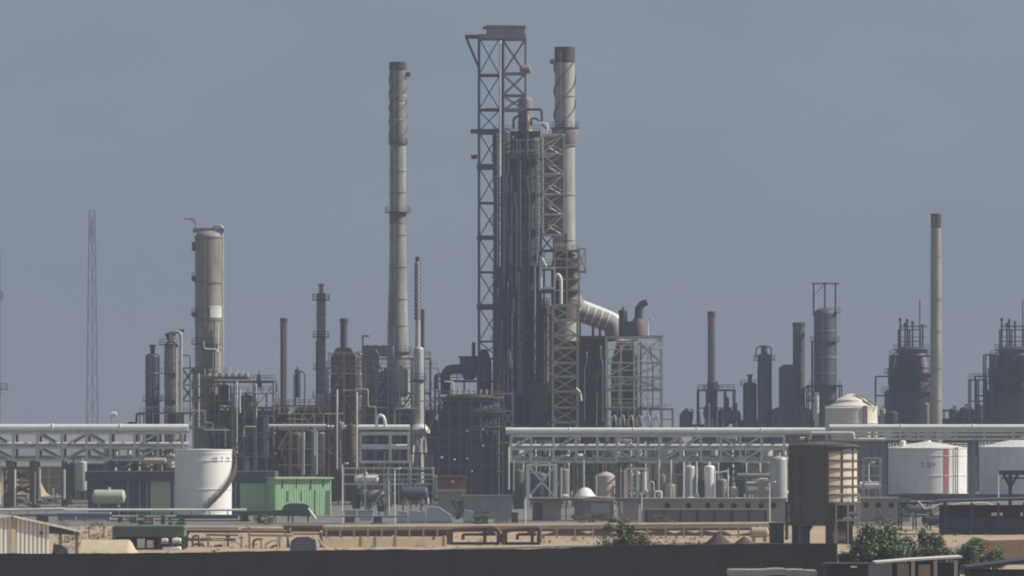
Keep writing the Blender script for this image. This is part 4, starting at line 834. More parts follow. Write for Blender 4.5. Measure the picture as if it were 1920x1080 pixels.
frame(980, 822, 944, [752, 778, 806, 838, 872], 'open brown scaffold frame before the round caged unit', 'brown_steel', nb=6, depth=3, pw=2.2, bw=1.9, rails=(0, 1), braces=[(0, 0, 'X'), (4, 0, '/'), (2, 1, '/'), (5, 1, 'X'), (1, 2, 'X'), (4, 3, '\\')], name='scaffold')
for x0, x1, lv, m, nb, br, lab in [(368, 432, [724, 752, 790, 826], 'brown_steel', 3, [(0, 0, '/'), (2, 1, 'X'), (1, 2, '/')], 'brown access frame at the foot of the beige tower'), (436, 520, [738, 780, 818, 856], 'grey_steel', 4, [(1, 0, 'X'), (3, 1, '/'), (0, 2, 'X')], 'grey access frame on the right of the steel table'), (520, 612, [776, 806, 842, 872], 'tan_steel', 4, [(0, 1, '/'), (2, 0, 'X'), (3, 2, '\\')], 'tan access frame above the green shed'), (612, 680, [690, 724, 764, 816, 856], 'brown_steel', 3, [(0, 2, 'X'), (2, 1, '/'), (1, 3, 'X')], 'brown access frame before the narrow heater'), (684, 772, [690, 716, 752, 778], 'grey_steel', 4, [(0, 0, '/'), (1, 1, 'X'), (3, 2, '/'), (2, 3, 'X')], 'grey access frame before the tall banded stack'), (796, 822, [690, 730, 770, 820], 'tan_steel', 1, [(0, 1, 'X'), (0, 2, '/')], 'narrow tan access frame right of the twin flue')]:
    frame(990, x0, x1, lv, lab, m, nb=nb, depth=3, pw=2, bw=1.8, rails=tuple(range(len(lv) - 1)), braces=br, name='access_structure')
R = random.Random(88)
for i, (x, y, lab) in enumerate([(384, 770, 'between the beige tower legs'), (412, 806, 'low left in the steel table'), (450, 736, 'high in the steel table'), (470, 800, 'midway in the steel table'), (502, 745, 'at the right end of the steel table'), (528, 820, 'left over the green shed'), (560, 786, 'over the rusty box heater'), (590, 806, 'right over the green shed'), (628, 776, 'left of the narrow heater'), (660, 720, 'right of the narrow heater'), (690, 730, 'below the flue duct'), (716, 764, 'beside the big dark drum'), (748, 730, 'below the tall banded stack'), (764, 766, 'left of the twin flue base'), (804, 740, 'right of the twin flue base'), (850, 716, 'above the round caged unit')]):
    m = R.choice(['dull_cladding', 'grey_steel', 'brown_steel', 'tan_steel', 'mauve_steel', 'light_steel']); dx = R.uniform(10, 26); dy_ = R.uniform(14, 40)
    shape = [[(x - dx, y), (x, y), (x, y + dy_), (x + dx * .6, y + dy_), (x + dx * .6, y + dy_ + 24)], [(x - dx * 1.6, y), (x + dx, y + 1)], [(x, y - 8), (x, y + dy_ * 1.9)], [(x - dx, y + dy_), (x - dx, y), (x + dx * .8, y)], [(x + dx, y - 10), (x + dx, y + 12), (x - dx, y + 12)]][i % 5]
    pipe(987, shape, R.uniform(1.6, 3.2), 'thin process pipe ' + lab, m, R=4, flanges=False, group='thin process pipes')

# ================================================================== storage tanks
def roof_cone(b, cx, cy, R, z, h): return b.lathe(cx, cy, [(R + .12, z - .12), (R + .12, z + .04), (R * .5, z + h * .62), (R * .12, z + h), (.01, z + h)], 48)
def big_tank(D, cx, top, bot, w, label, roofh, m='white_paint', txt=None, stripe=None, stairs=None, name='storage_tank', rail=True):
    x, z1, z0, r = X(cx, D), Z(top, D), max(0, Z(bot, D)), PX(w, D) / 2
    t = thing(name, label, 'tank', x, D, z0)
    MB().lathe(x, D, [(r, z0), (r, z1)], 64).build('shell', m, t)
    roof_cone(MB(), x, D, r, z1, roofh).build('roof', 'white_clean', t)
    MB().lathe(x, D, [(r + .35, z0 - .0), (r + .35, z0 + .25), (r, z0 + .25)], 64, caps=False).build('foundation_ring', 'concrete', t)
    for f in (.42, .84):
        z = z0 + (z1 - z0) * f; MB().lathe(x, D, [(r, z - .06), (r + .1, z - .06), (r + .1, z + .06), (r, z + .06)], 64, caps=False).build('wind_girder', m, t)
    b = MB(); n = 40 if rail else 0
    for h in ((.5, 1.0) if rail else ()): b.tube([(x + r * math.cos(2 * PI * k / n), D + r * math.sin(2 * PI * k / n), z1 + h) for k in range(n + 1)], .03, 4)
    for k in range(n): b.rod((x + r * math.cos(2 * PI * k / n), D + r * math.sin(2 * PI * k / n), z1), (x + r * math.cos(2 * PI * k / n), D + r * math.sin(2 * PI * k / n), z1 + 1), .03, 4)
    if rail: b.build('roof_railing', 'pale_steel', t, smooth=False)
    if stripe:
        a0, a1 = [math.asin((s - cx) / (w / 2)) for s in stripe]
        MB().lathe(x, D, [(r + .015, z0 + .3), (r + .03, z0 + .3), (r + .03, z1 - .12), (r + .015, z1 - .12)], 8, a0 - PI / 2, a1 - PI / 2, caps=False).build('stripe', 'red_stripe', t)
    if txt: letters(txt[0], t, x, D, r + .01, math.asin((txt[1] - cx) / (w / 2)), math.asin((txt[2] - cx) / (w / 2)), Z(txt[4], D), PX(txt[4] - txt[3], D))
    return t, x, r, z0, z1
t, x, r, z0, z1 = big_tank(1125, 1738.5, 840, 928, 149, 'wide white tank with a red vertical stripe and faint black lettering', 1.3, txt=('T-3PF', 1720, 1750, 867, 876), stripe=(1763, 1774))
MB().drum((x - r * .65, 1125 - r * .4, z1 + .1), (x - r * .65, 1125 - r * .4, z1 + 1.3), .7, 14).build('roof_vent', 'white_clean', t)
MB().rod((x, 1125, z1 + 1.2), (x, 1125, z1 + 1.7), .8, 12).build('roof_hatch', 'white_clean', t)
for px_ in (1785, 1789):
    a = math.asin((px_ - 1738.5) / 74.5); MB().rod((x + (r + .3) * math.sin(a), 1125 - (r + .3) * math.cos(a), z0), (x + (r + .3) * math.sin(a), 1125 - (r + .3) * math.cos(a), z1 + .2), .12, 6).build('downpipe', 'grey_steel', t)
t, x, r, z0, z1 = big_tank(1062, 1916, 838, 936, 160, 'wide white tank cut by the right edge behind the dark canopy', 1.6)
for k, a in enumerate((-.5, 0, .4)): MB().rod((x - 2 + 2 * k, 1062, z1 + .8), (x - 2 + 2 * k, 1062, z1 + 2.0 - abs(a)), .8, 12, .2).build('roof_vent', 'white_clean', t)
# small white tank with spiral stair, front left
D = 847
t, x, r, z0, z1 = big_tank(D, 381, 843, 970, 107, 'small tall white tank with a dark spiral stair and short black lettering', .12, rail=False, m='white_clean', txt=('48 7 78', 399, 431, 857, 867))
st = MB(); rl = MB(); N = 40
for i in range(N):
    f = i / (N - 1); a = 2.05 - f * 1.98; z = z1 - .2 - f * (z1 - .2 - Z(957, D))
    for rr_, b_ in ((r + .05, st), (r + .85, st)):
        pass
    c, s = math.sin(a), -math.cos(a); p = Vector((x + (r + .08) * c, D + (r + .08) * s, z)); q = Vector((x + (r + .72) * c, D + (r + .72) * s, z)); d = Vector((s, -c, 0)) * .17
    k = len(st.v); st.v += [tuple(p - d), tuple(q - d), tuple(q + d), tuple(p + d)] + [tuple(v + Vector((0, 0, -.22))) for v in (p - d, q - d, q + d, p + d)]
    st.f += [[k, k + 1, k + 2, k + 3], [k + 7, k + 6, k + 5, k + 4], [k, k + 4, k + 5, k + 1], [k + 1, k + 5, k + 6, k + 2], [k + 2, k + 6, k + 7, k + 3], [k + 3, k + 7, k + 4, k]]
    if i: rl.rod(pq + Vector((0, 0, .9)), q + Vector((0, 0, .9)), .04, 4).rod(pq + Vector((0, 0, .5)), q + Vector((0, 0, .5)), .04, 4).rod(q, q + Vector((0, 0, 1)), .04, 4).bar(pq - Vector((0, 0, .12)), q - Vector((0, 0, .12)), .22)
    pq = q
s_ = st.build('stair', 'brown_steel', t, smooth=False); rl.build('stair_railing', 'brown_steel', s_, smooth=False)
MB().lathe(x, D, [(r + .01, z1 - .7), (r + .05, z1 - .7), (r + .05, z1), (r + .01, z1)], 64, caps=False).build('rim_band', 'white_clean', t)
# domed tank behind the rack
D = 1150
x, r = X(1596, D), PX(98, D) / 2; z1 = Z(765, D); t = thing('domed_tank', 'cream white tank with a stepped cone roof and a roof stair behind the rack', 'tank', x, D, 0)
MB().lathe(x, D, [(r, 0), (r, z1)], 48).build('shell', 'cream', t)
MB().lathe(x, D, [(r + .1, z1 - .2), (r + .1, z1), (r * .62, Z(754, D)), (r * .60, Z(750, D)), (r * .1, Z(738, D)), (.01, Z(738, D))], 48).build('roof', 'cream', t)
for dx in (0, .8):
    b = MB(); b.bar((x + r * .1 + dx, D - r * .25, Z(738, D)), (x + r * .78 + dx * 2, D - r * .6, z1 + .3), .32); b.build('roof_stair', 'tan_steel', t, smooth=False)
MB().box(x + r * .42, x + r * .56, D - r * .98, D - r * .8, 0, z1 + .5).build('stair_tower', 'tan_steel', t)
for y in (762, 793): MB().lathe(x, D, [(r, Z(y, D) - .1), (r + .15, Z(y, D) - .1), (r + .15, Z(y, D) + .1), (r, Z(y, D) + .1)], 48, caps=False).build('wind_girder', 'cream', t)

# ---- ribbed rusty vessel on legs, front right
D = 655
x, r = X(1544, D), PX(130, D) / 2; zt, zb = Z(834, D), Z(984, D)
t = thing('ribbed_vessel', 'big rust brown round vessel wrapped in a grid of ribs standing on legs', 'vessel', x, D, 0)
MB().lathe(x, D, [(r * .96, zb), (r * .96, zt), (r * .9, zt + .1), (.01, zt + .5)], 48).build('shell', 'rust_shell', t)
MB().lathe(x, D, [(r * .965, Z(940, D)), (r * .975, Z(940, D)), (r * .975, Z(848, D)), (r * .965, Z(848, D))], 24, -1.52, .35, caps=False).build('sunlit_half_panel', 'sunlit_panel', t)  # pale over the sunlit half only, the sun is part of this colour
for i, y in enumerate((836, 847, 863, 879, 895, 911, 927, 942, 962, 983)):
    z = Z(y, D); MB().lathe(x, D, [(r * .97, z - .1), (r * 1.015, z - .1), (r * 1.015, z + .1), (r * .97, z + .1)], 48, caps=False).build('rib_ring', 'rib_brown', t)
for k in range(14):
    a = 2 * PI * k / 14 - 1.50; MB().bar((x + r * .99 * math.cos(a), D + r * .99 * math.sin(a), zb), (x + r * .99 * math.cos(a), D + r * .99 * math.sin(a), zt), .17).build('rib', 'rib_brown', t, smooth=False)
for k in range(7):
    a = 2 * PI * k / 7 + .35; MB().bar((x + r * .82 * math.cos(a), D + r * .82 * math.sin(a), 0), (x + r * .82 * math.cos(a), D + r * .82 * math.sin(a), zb), .75).build('leg', 'navy', t, smooth=False)
MB().rod((x - r * .5, D - r * .6, zt + .3), (x - r * .5, D - r * .6, zt + .9), .3, 10).build('nozzle', 'rib_brown', t)
b = MB()
for h in (.5, 1): b.tube([(x + r * math.cos(2 * PI * k / 30), D + r * math.sin(2 * PI * k / 30), zt + h) for k in range(31)], .035, 4)
for k in range(20): a = 2 * PI * k / 20; b.rod((x + r * math.cos(a), D + r * math.sin(a), zt), (x + r * math.cos(a), D + r * math.sin(a), zt + 1), .035, 4)
b.build('railing', 'rib_brown', t, smooth=False)
pipe(D - 1, [(1475, 940), (1475, 1012)], 6, 'dark greenish standpipe left of the ribbed rusty vessel', 'dark_green', flanges=False)
frame(D - 6, 1568, 1612, [946, 976], 'small grey valve platform at the right foot of the ribbed vessel', 'dull_cladding', nb=2, depth=4, decks=(0, 1), rails=(0,), dm='grey_steel', name='platform_structure')
t = thing('hopper_chute', 'pale sheet metal chute leaning between the vessel legs', 'chute', X(1510, D), D + 4, 0)
MB().prism([(X(1490, D), 0), (X(1506, D), 0), (X(1530, D), Z(984, D)), (X(1494, D), Z(984, D))], D + 3, D + 5).build('chute_body', 'tarp', t)
drum(D + 2, 1560, 1592, 1002, 34, 'grey round drum lying behind the right hand vessel legs', 'dull_cladding', bot=1019)

# ================================================================== green sheds and clutter behind the small tank
D = 868
t = thing('long_shed', 'long low dark slate shed with pale green door panels behind the small tank', 'shed', X(340, D), D, 0)
MB().box(X(165, D), X(512, D), D, D + 12, 0, Z(902, D)).build('wall', 'slate', t)
MB().box(X(160, D), X(516, D), D - .8, D + 12.5, Z(902, D), Z(884, D)).build('roof', 'slate', t)
MB().box(X(160, D), X(516, D), D - .9, D - .8, Z(885.5, D), Z(883.5, D)).build('gutter', 'grey_steel', t)
for x0, x1, y0, m in [(282, 320, 900, 'pale_green'), (438, 448, 902, 'slate'), (450, 507, 906, 'green_panel'), (458, 498, 918, 'pale_green')]:
    d = .12 if m != 'pale_green' else .2; MB().box(X(x0, D), X(x1, D), D - d, D, .1, Z(y0, D)).build('door', m, t)
for x_ in (240, 262, 276, 326, 442): MB().box(X(x_, D) - .15, X(x_, D) + .15, D - .25, D, 0, Z(902, D)).build('post', 'blue_grey', t)
t = thing('green_shed', 'bright green sheet metal shed with dark vertical seams', 'shed', X(568, 866), 866, 0)
x0, x1, D = X(512, 866), X(625, 866), 866
b = MB(); n = 44                                     # profiled sheet
for i in range(n): xa = x0 + (x1 - x0) * i / n; xb = x0 + (x1 - x0) * (i + 1) / n; dd = .05 if i % 2 else 0; b.box(xa, xb, D - dd, D + 8, 0, Z(898, D))
b.build('wall', 'green_panel', t, smooth=False)
MB().prism([(x0 - .2, Z(898, D)), (x1 + .3, Z(898, D)), (x1 + .3, Z(895, D)), (x0 - .2, Z(895, D))], D - .5, D + 8.5).build('roof', 'pale_green', t)
for f, a, b_ in ((.13, 898, 915), (.38, 898, 914), (.63, 899, 918), (.86, 898, 912), (.22, 920, 940), (.47, 920, 938), (.71, 918, 968)): MB().box(x0 + (x1 - x0) * f - .07, x0 + (x1 - x0) * f + .07, D - .12, D - .05, max(.05, Z(b_, D)), Z(a, D) - .05).build('seam', 'dark_green', t)
MB().box(x1 - .9, x1 - .2, D - .12, D - .05, 0, Z(920, D)).build('door', 'canopy_green', t)
D = 800
t.rotation_euler.z = math.radians(24)
D = 800
t = thing('pipe_shelter', 'low dark green shelter with a rounded hump on thin legs before the bright green shed', 'shelter', X(515, D), D, 0)
MB().prism([(X(446, D), Z(966, D)), (X(584, D), Z(968, D)), (X(580, D), Z(957, D)), (X(540, D), Z(956, D)), (X(446, D), Z(959, D))], D - 1.2, D + 1.2).build('roof', 'dark_green', t)
MB().prism([(X(529, D), Z(956, D)), (X(584, D), Z(957, D)), (X(580, D), Z(948, D)), (X(570, D), Z(944, D)), (X(545, D), Z(943.5, D)), (X(533, D), Z(947, D))], D - 1.0, D + 1.0).build('hump', 'canopy_green', t)
for x_ in (452, 484, 516, 541, 549, 578):
    MB().bar((X(x_, D), D - .9, 0), (X(x_, D), D - .9, Z(963, D)), .24).build('leg', 'dark_green', t, smooth=False)
pipe(798, [(578, 953), (592, 973)], 4, 'white slanting pipe at the end of the dark green shelter', 'white_clean', flanges=False)
drum(862, 172, 236, 931, 26, 'pale green horizontal drum in front of the dark shed', 'pale_green')
drum(905, 268, 312, 864, 11, 'small orange tan drum hanging under the left rack', 'sand_pipe')
t = thing('container', 'faded blue grey cargo container left of the green canopy', 'container', X(160, 815), 815, 0)
D = 815; b = MB()
for i in range(40): xa = X(108, D) + (X(206, D) - X(108, D)) * i / 40; b.box(xa, xa + (X(206, D) - X(108, D)) / 40, D - (.06 if i % 2 else 0), D + 2.6, .15, Z(963, D))
b.build('wall', 'blue_grey', t, smooth=False)
MB().box(X(108, D) - .05, X(206, D) + .05, D - .12, D + 2.7, Z(963, D), Z(961, D)).build('top_rail', 'tarp', t)
MB().box(X(141, D), X(144, D), D - .12, D - .06, .2, Z(966, D)).build('door_bar', 'white_paint', t)
for i in range(3):
    xx = X(112 + i * 44, D); MB().box(xx, xx + .25, D - .1, D + 2.65, 0, .16).build('foot', 'dark_steel', t)
vessel(930, 154, 864, 938, 18, 'upright silver grey vessel left of the dark slate shed', 'dull_cladding')
vessel(934, 138, 866, 940, 16, 'upright dark vessel beside the silver grey one', 'dark_steel')
t = thing('sand_heap', 'pale orange sand bank behind the left rack columns', 'sand heap', X(30, 1100), 1100, 0)
b = MB(); R = random.Random(2)
for i in range(25):
    for j in range(9): b.v.append((X(-60 + i * 6, 1100), 1096 + j * 2.5, max(0, (6.2 * math.sin(PI * j / 8) * (.75 + .25 * math.sin(i * .7)) * min(1, i / 4, (24 - i) / 4)) + R.uniform(-.1, .1))))
for i in range(24):
    for j in range(8): k = i * 9 + j; b.f.append([k, k + 9, k + 10, k + 1])
b.build('heap', 'sand', t)
for i, (x_, y_, s, lab) in enumerate([(45, 945, 1.2, 'grey pump between the two dark rack columns'), (100, 944, 1.1, 'grey pump right of the second dark rack column'), (128, 946, .9, 'small pump left of the upright vessels'), (80, 946, .9, 'little pump by the thin white rack leg')]): pump(880, x_, y_, s, lab)
for x_, y0, y1, m, w, lab in [(28, 880, 950, 'pale_steel', 4, 'bright pipe beside the first dark rack column'), (66, 884, 946, 'white_paint', 2.5, 'thin white pipe beside the second dark rack column'), (74, 880, 940, 'tan_steel', 5, 'tan pipe right of the second dark rack column'), (100, 915, 945, 'white_paint', 5, 'stub white pipe right of the dark rack columns'), (120, 880, 935, 'dull_cladding', 6, 'grey pipe left of the dark upright vessel')]:
    pipe(940, [(x_, y0), (x_, y1)], w, lab, m, flanges=False, group='risers under the left rack')
lattice(944, 8, 70, [878, 905, 930], 'brown braced bay under the left rack end', 'brown_steel', depth=5, pw=3, bw=3, dw=4, name='braced_bay', cat='steel structure')
# tank fence rail in front
D = 838
t = thing('guard_rail', 'white tubular guard rail running in front of the small tank', 'guard rail', X(180, D), D, 0)
MB().rod(P(-20, 956, D), P(462, 956, D), .19, 8).build('top_rail', 'white_paint', t)
for x_ in range(-15, 465, 34): MB().rod((X(x_, D), D, 0), P(x_, 956, D), .09, 6).build('post', 'dull_cladding', t)
pipe(836, [(-20, 957), (116, 954), (120, 954)], 4, 'grey pale pipe running behind the corrugated shed', 'pale_steel', R=1)
t = thing('shade_plinth', 'low plinth wall before the small white tank, coloured as its foundation in shade', 'wall', X(380, 834), 834, 0); t['kind'] = 'thing'
MB().box(X(314, 834), X(446, 834), 834, 834.4, 0, Z(966, 834)).build('wall_body', 'slate', t); MB().box(X(313, 834), X(447, 834), 833.9, 834.5, Z(966, 834), Z(965, 834)).build('coping', 'grey_steel', t)  # slate colour carries the shade on the tank foundation
for i, (x0, x1, y, w, m, lab) in enumerate([(205, 330, 968, 3.4, 'dull_cladding', 'pale grey pipe low behind the green canopy'), (205, 470, 976, 3, 'brown_steel', 'brown pipe low before the tank plinth'), (-20, 210, 966, 4, 'slate', 'dark pipe low behind the corrugated shed'), (440, 640, 980, 3, 'tan_steel', 'tan pipe low under the dark green shelter'), (640, 760, 968, 3, 'mauve_steel', 'mauve pipe low before the pale tarpaulin humps')]):
    pipe(806 - i * 4, [(x0, y), (x1, y)], w, lab, m)
for i, (x_, w, h, m, lab) in enumerate([(226, 9, 7, 'slate', 'dark crate left of the canopy roof line'), (250, 12, 9, 'brown_steel', 'brown crate behind the green canopy'), (284, 10, 8, 'mauve_steel', 'mauve crate behind the green canopy'), (306, 8, 12, 'slate', 'tall dark crate left of the tank plinth'), (460, 12, 12, 'dark_green', 'dark green crate right of the small white tank'), (482, 14, 9, 'sand_wall', 'sandy crate under the dark green shelter'), (508, 12, 8, 'concrete', 'pale crate under the dark green shelter'), (30, 26, 14, 'navy', 'broad dark crate behind the corrugated shed'), (80, 22, 12, 'slate', 'dark crate right of the broad one behind the shed'), (656, 18, 8, 'brown_steel', 'brown crate right of the bright green shed'), (708, 16, 9, 'rust_dark', 'rusty crate before the pipe tables'), (905, 20, 12, 'canopy_green', 'dull green crate before the low grey wall'), (940, 26, 10, 'concrete', 'pale crate before the low grey wall'), (965, 12, 16, 'slate', 'upright dark crate left of the flat roofed shed')]):
    D = 800 - (i % 4) * 5; t = thing('crate', lab, 'crate', X(x_, D), D, 0, 'crates on the yard'); a, b_ = X(x_ - w / 2, D), X(x_ + w / 2, D); h_ = PX(h, D) + .3
    MB().box(a, b_, D - .7, D + .7, .12, h_).build('body', m, t); MB().box(a - .06, b_ + .06, D - .76, D + .76, h_, h_ + .08).build('lid', 'grey_steel', t)
    for s in (a + .1, b_ - .1): MB().box(s - .07, s + .07, D - .7, D + .7, 0, .12).build('skid', 'brown_steel', t)
for i, (x_, w, h, m, lab) in enumerate([(262, 3.4, 1.7, 'leaf_dry', 'dry shrub behind the green canopy'), (330, 2.6, 1.5, 'leaf_dark', 'small green shrub at the tank plinth'), (500, 3.2, 1.5, 'leaf_dry', 'dry shrub behind the dark green shelter'), (900, 3.6, 2.2, 'leaf_dark', 'green shrub before the low grey wall'), (1090, 5, 1.8, 'leaf_dry', 'dry shrub before the switch house'), (1240, 5, 1.6, 'leaf_dry', 'dry shrub before the dull red wall'), (1670, 5, 2.2, 'leaf_dry', 'dry shrub before the short block wall')]):
    plant(X(x_, 782), 782, 0, w, h, lab, 90 + i, m, 900, .13, 'shrub', 'shrub', .04, 8)
# tan table of pipes and dark bank right of lorry
drum(850, 664, 710, 897, 17, 'white drum lying on a steel table right of the green shed', 'white_paint', bot=908)
frame(848, 642, 812, [878, 890, 908], 'grey pipe table right of the bright green shed', 'light_steel', nb=4, depth=5, pw=2.2, bw=2.2, name='pipe_table', braces=[(1, 2, '/')])
frame(850, 722, 822, [899, 925], 'second pipe table overlapping the first from the right', 'dull_cladding', nb=3, depth=4, pw=2.4, bw=2.2, name='pipe_table')
drum(846, 748, 804, 925, 26, 'dark arched drum under the pipe tables', 'slate')
drum(852, 676, 722, 930, 24, 'grey drum under the white one', 'grey_steel')
vessel(853, 668, 905, 968, 16, 'dark upright pot right of the bright green shed', 'slate')
vessel(853, 690, 940, 968, 14, 'grey pot below the white drum', 'dull_cladding')
vessel(853, 716, 930, 968, 18, 'olive pot in the middle under the pipe table', 'dark_green')
vessel(856, 786, 905, 950, 18, 'bluish grey pot between table and red cabin', 'blue_grey')
vessel(856, 812, 890, 950, 18, 'dark pot just left of the red cabin', 'slate')
t = thing('red_cabin', 'small red cabin on a tan plinth before the round caged unit', 'cabin', X(848, 846), 846, 0)
D = 846
MB().box(X(820, D), X(872, D), D, D + 4, Z(918, D), Z(897, D)).build('wall', 'red_lead', t)
MB().prism([(X(817, D), Z(897, D)), (X(875, D), Z(897, D)), (X(868, D), Z(892, D)), (X(824, D), Z(892, D))], D - .4, D + 4.4).build('roof', 'brown_steel', t)
MB().box(X(822, D), X(870, D), D - .2, D + 4.2, 0, Z(918, D) - .003).build('plinth', 'grey_render', t)
MB().box(X(820, D), X(874, D), D - .5, D - .2, Z(922, D), Z(917, D)).build('ledge', 'sand_pipe', t)
MB().box(X(846, D), X(852, D), D - .05, D, Z(905, D), Z(901, D)).build('light_box', 'white_paint', t)
plant(X(858, 830), 830, 0, 2.6, 4.2, 'thin dark shrub growing beside the red cabin', 5, 'leaf_dark', 700, .16)
for i, (x0, x1, y, lab) in enumerate([(744, 764, 957, 'smallest pale tarpaulin hump at the left of the row'), (766, 798, 957, 'long low pale tarpaulin hump in the middle of the row'), (799, 848, 950, 'tallest pale tarpaulin hump with a peaked left end'), (868, 888, 956, 'square pale tarpaulin stack right of the shrub')]):
    D = 800; z = Z(y, D); t = thing('tarpaulin_stack', lab, 'covered stack', X((x0 + x1) / 2, D), D, 0, 'stacks under pale tarpaulin')
    a, b_ = X(x0, D), X(x1, D); sk = .85 if i == 2 else .25
    MB().prism([(a, 0), (b_, 0), (b_ - .1, z * (.45 if i == 2 else .9)), (a + (b_ - a) * .5, z * .97), (a + .15, z)], D - 1.2, D + 1.2).build('cover', 'tarp', t)
    MB().box(a + .2, b_ - .2, D - 1.3, D + 1.3, 0, .18).build('pallet', 'brown_steel', t)
for i, (x0, x1, lab) in enumerate([(646, 668, 'low grey white container nearest the green shed'), (672, 700, 'low grey white container second from the green shed')]):
    D = 812; t = thing('skip', lab, 'skip', X((x0 + x1) / 2, D), D, 0); MB().prism([(X(x0 + 3, D), .1), (X(x1 - 3, D), .1), (X(x1, D), Z(958, D)), (X(x0, D), Z(958, D))], D, D + 2).build('body', 'tarp', t); MB().box(X(x0, D) - .1, X(x1, D) + .1, D - .1, D + 2.1, Z(958, D), Z(956.5, D)).build('rim', 'dull_cladding', t)
t = thing('low_wall', 'long low grey wall before the round caged unit', 'wall', X(930, 830), 830, 0); t['kind'] = 'thing'
MB().box(X(868, 830), X(960, 830), 830, 831, 0, Z(930, 830)).build('wall_body', 'grey_render', t); MB().box(X(866, 830), X(962, 830), 829.8, 831.2, Z(930, 830), Z(928, 830)).build('coping', 'concrete', t)
for x_, tp, bt, lab in [(740, 880, 976, 'lamp post before the pipe tables right of the green shed'), (729, 900, 960, 'short lamp post left of the tall one at the pipe tables'), (985, 932, 978, 'lamp post left of the X braced rack legs'), (1203, 922, 976, 'lamp post at the left end of the wall with round openings'), (1443, 905, 972, 'lamp post at the right end of the wall with round openings'), (642, 870, 972, 'lamp post at the right edge of the green shed'), (1118, 890, 940, 'lamp post in front of the pinkish tank'), (1872, 885, 938, 'white lamp post before the dark canopy on the right'), (1629, 868, 905, 'pale short post right of the ribbed vessel')]:
    lamp(792 if bt > 960 else 880, x_, tp, None, lab)

# ---- centre: X bay, pale equipment, sheds
frame(930, 990, 1042, [872, 934], 'pale X braced bay under the central rack', 'pale_steel', nb=1, depth=4, pw=7, bw=4, braces=[(0, 0, 'X')], name='braced_bay')
D = 865
t = thing('pinkish_tank', 'small pinkish upright tank among pale pipes below the rack', 'tank', X(1136, D), D, 0)
MB().lathe(X(1136, D), D, [(PX(17, D), 0), (PX(17, D), Z(892, D)), (PX(10, D), Z(887, D)), (.01, Z(884, D))], 28).build('shell', 'pinkish', t)
for y in (905, 925): MB().lathe(X(1136, D), D, [(PX(17, D), Z(y, D) - .06), (PX(17.6, D), Z(y, D) - .06), (PX(17.6, D), Z(y, D) + .06), (PX(17, D), Z(y, D) + .06)], 28, caps=False).build('band', 'tan_steel', t)
for i, x_ in enumerate((1157, 1164, 1171)): pipe(860, [(x_, 880), (x_, 935)], 3.4, ['red lead', 'pinkish', 'pale tan'][i] + ' riser right of the pinkish tank', ['red_lead', 'pinkish', 'sand_pipe'][i], flanges=False)
t = thing('shallow_dome', 'low white dome roofed tank below the central rack', 'tank', X(1097, 850), 850, 0)
MB().lathe(X(1097, 850), 850, [(PX(20, 850), 0), (PX(20, 850), Z(930, 850)), (PX(10, 850), Z(917, 850)), (PX(3, 850), Z(914, 850)), (.01, Z(914, 850))], 28).build('shell', 'white_clean', t)
MB().lathe(X(1097, 850), 850, [(PX(20, 850), .8), (PX(20.6, 850), .8), (PX(20.6, 850), 1.0), (PX(20, 850), 1.0)], 28, caps=False).build('band', 'tan_steel', t)
frame(862, 1176, 1215, [879, 925], 'white tubular portal frame holding dark pots below the rack', 'white_paint', nb=2, depth=3, pw=3, bw=3, name='portal_frame')
for i, x_ in enumerate((1184, 1196, 1208)): vessel(864, x_, 884, 932, 8, ['left', 'middle', 'right'][i] + ' slim pot inside the white portal frame', 'light_steel', group='slim pots in the white portal')
pipe(858, [(1218, 920), (1218, 905), (1222, 902), (1226, 906), (1226, 920)], 2.4, 'pale thin hairpin pipe right of the white portal', 'pale_steel', R=3, flanges=False)
pipe(850, [(1228, 934), (1228, 922), (1240, 922), (1240, 934)], 4, 'bright white U shaped pipe above the wall with round openings', 'white_clean', R=2, flanges=False)
for i, (x_, tp, w, m, lab) in enumerate([(1242, 890, 12, 'grey_steel', 'slim grey vessel left of the pale exchanger pair'), (1258, 905, 26, 'tan_steel', 'squat olive vessel behind the wall with round openings'), (1292, 872, 22, 'dull_cladding', 'pale upright vessel with a dark flange, left one of the pair'), (1330, 872, 20, 'cladding', 'shiny upright vessel, right one of the pair'), (1352, 897, 22, 'grey_steel', 'squat grey vessel right of the shiny one'), (1376, 912, 16, 'tan_steel', 'short tan vessel above the sixth round opening'), (1314, 900, 12, 'dark_steel', 'dark pot squeezed between the upright pair'), (1058, 878, 18, 'grey_steel', 'grey vessel right of the X braced bay'), (1460, 855, 32, 'dull_cladding', 'pale grey tank just left of the ribbed rusty vessel'), (1428, 900, 14, 'tan_steel', 'little tan pot above the last round openings'), (1010, 885, 30, 'slate', 'dark vessel behind the X braced bay'), (972, 880, 20, 'dark_green', 'dark green vessel left of the X braced bay')]):
    vessel(870 if x_ > 1060 else 936, x_, tp, 955 if tp < 895 else 950, w, lab, m, legs=(i % 3 != 2))
for x0, x1, y, w, m, lab in [(1400, 1470, 916, 9, 'cladding', 'shiny horizontal drum above the wall with round openings'), (1410, 1446, 900, 7, 'pale_steel', 'short pale horizontal drum near the ribbed vessel'), (1380, 1470, 893, 12, 'grey_steel', 'long grey drum under the right end of the central rack'), (1452, 1478, 923, 8, 'white_paint', 'white short drum left of the ribbed vessel'), (1610, 1652, 910, 14, 'white_clean', 'cream drum between ribbed vessel and striped tank')]:
    drum(880, x0, x1, y, w, lab, m, bot=950)
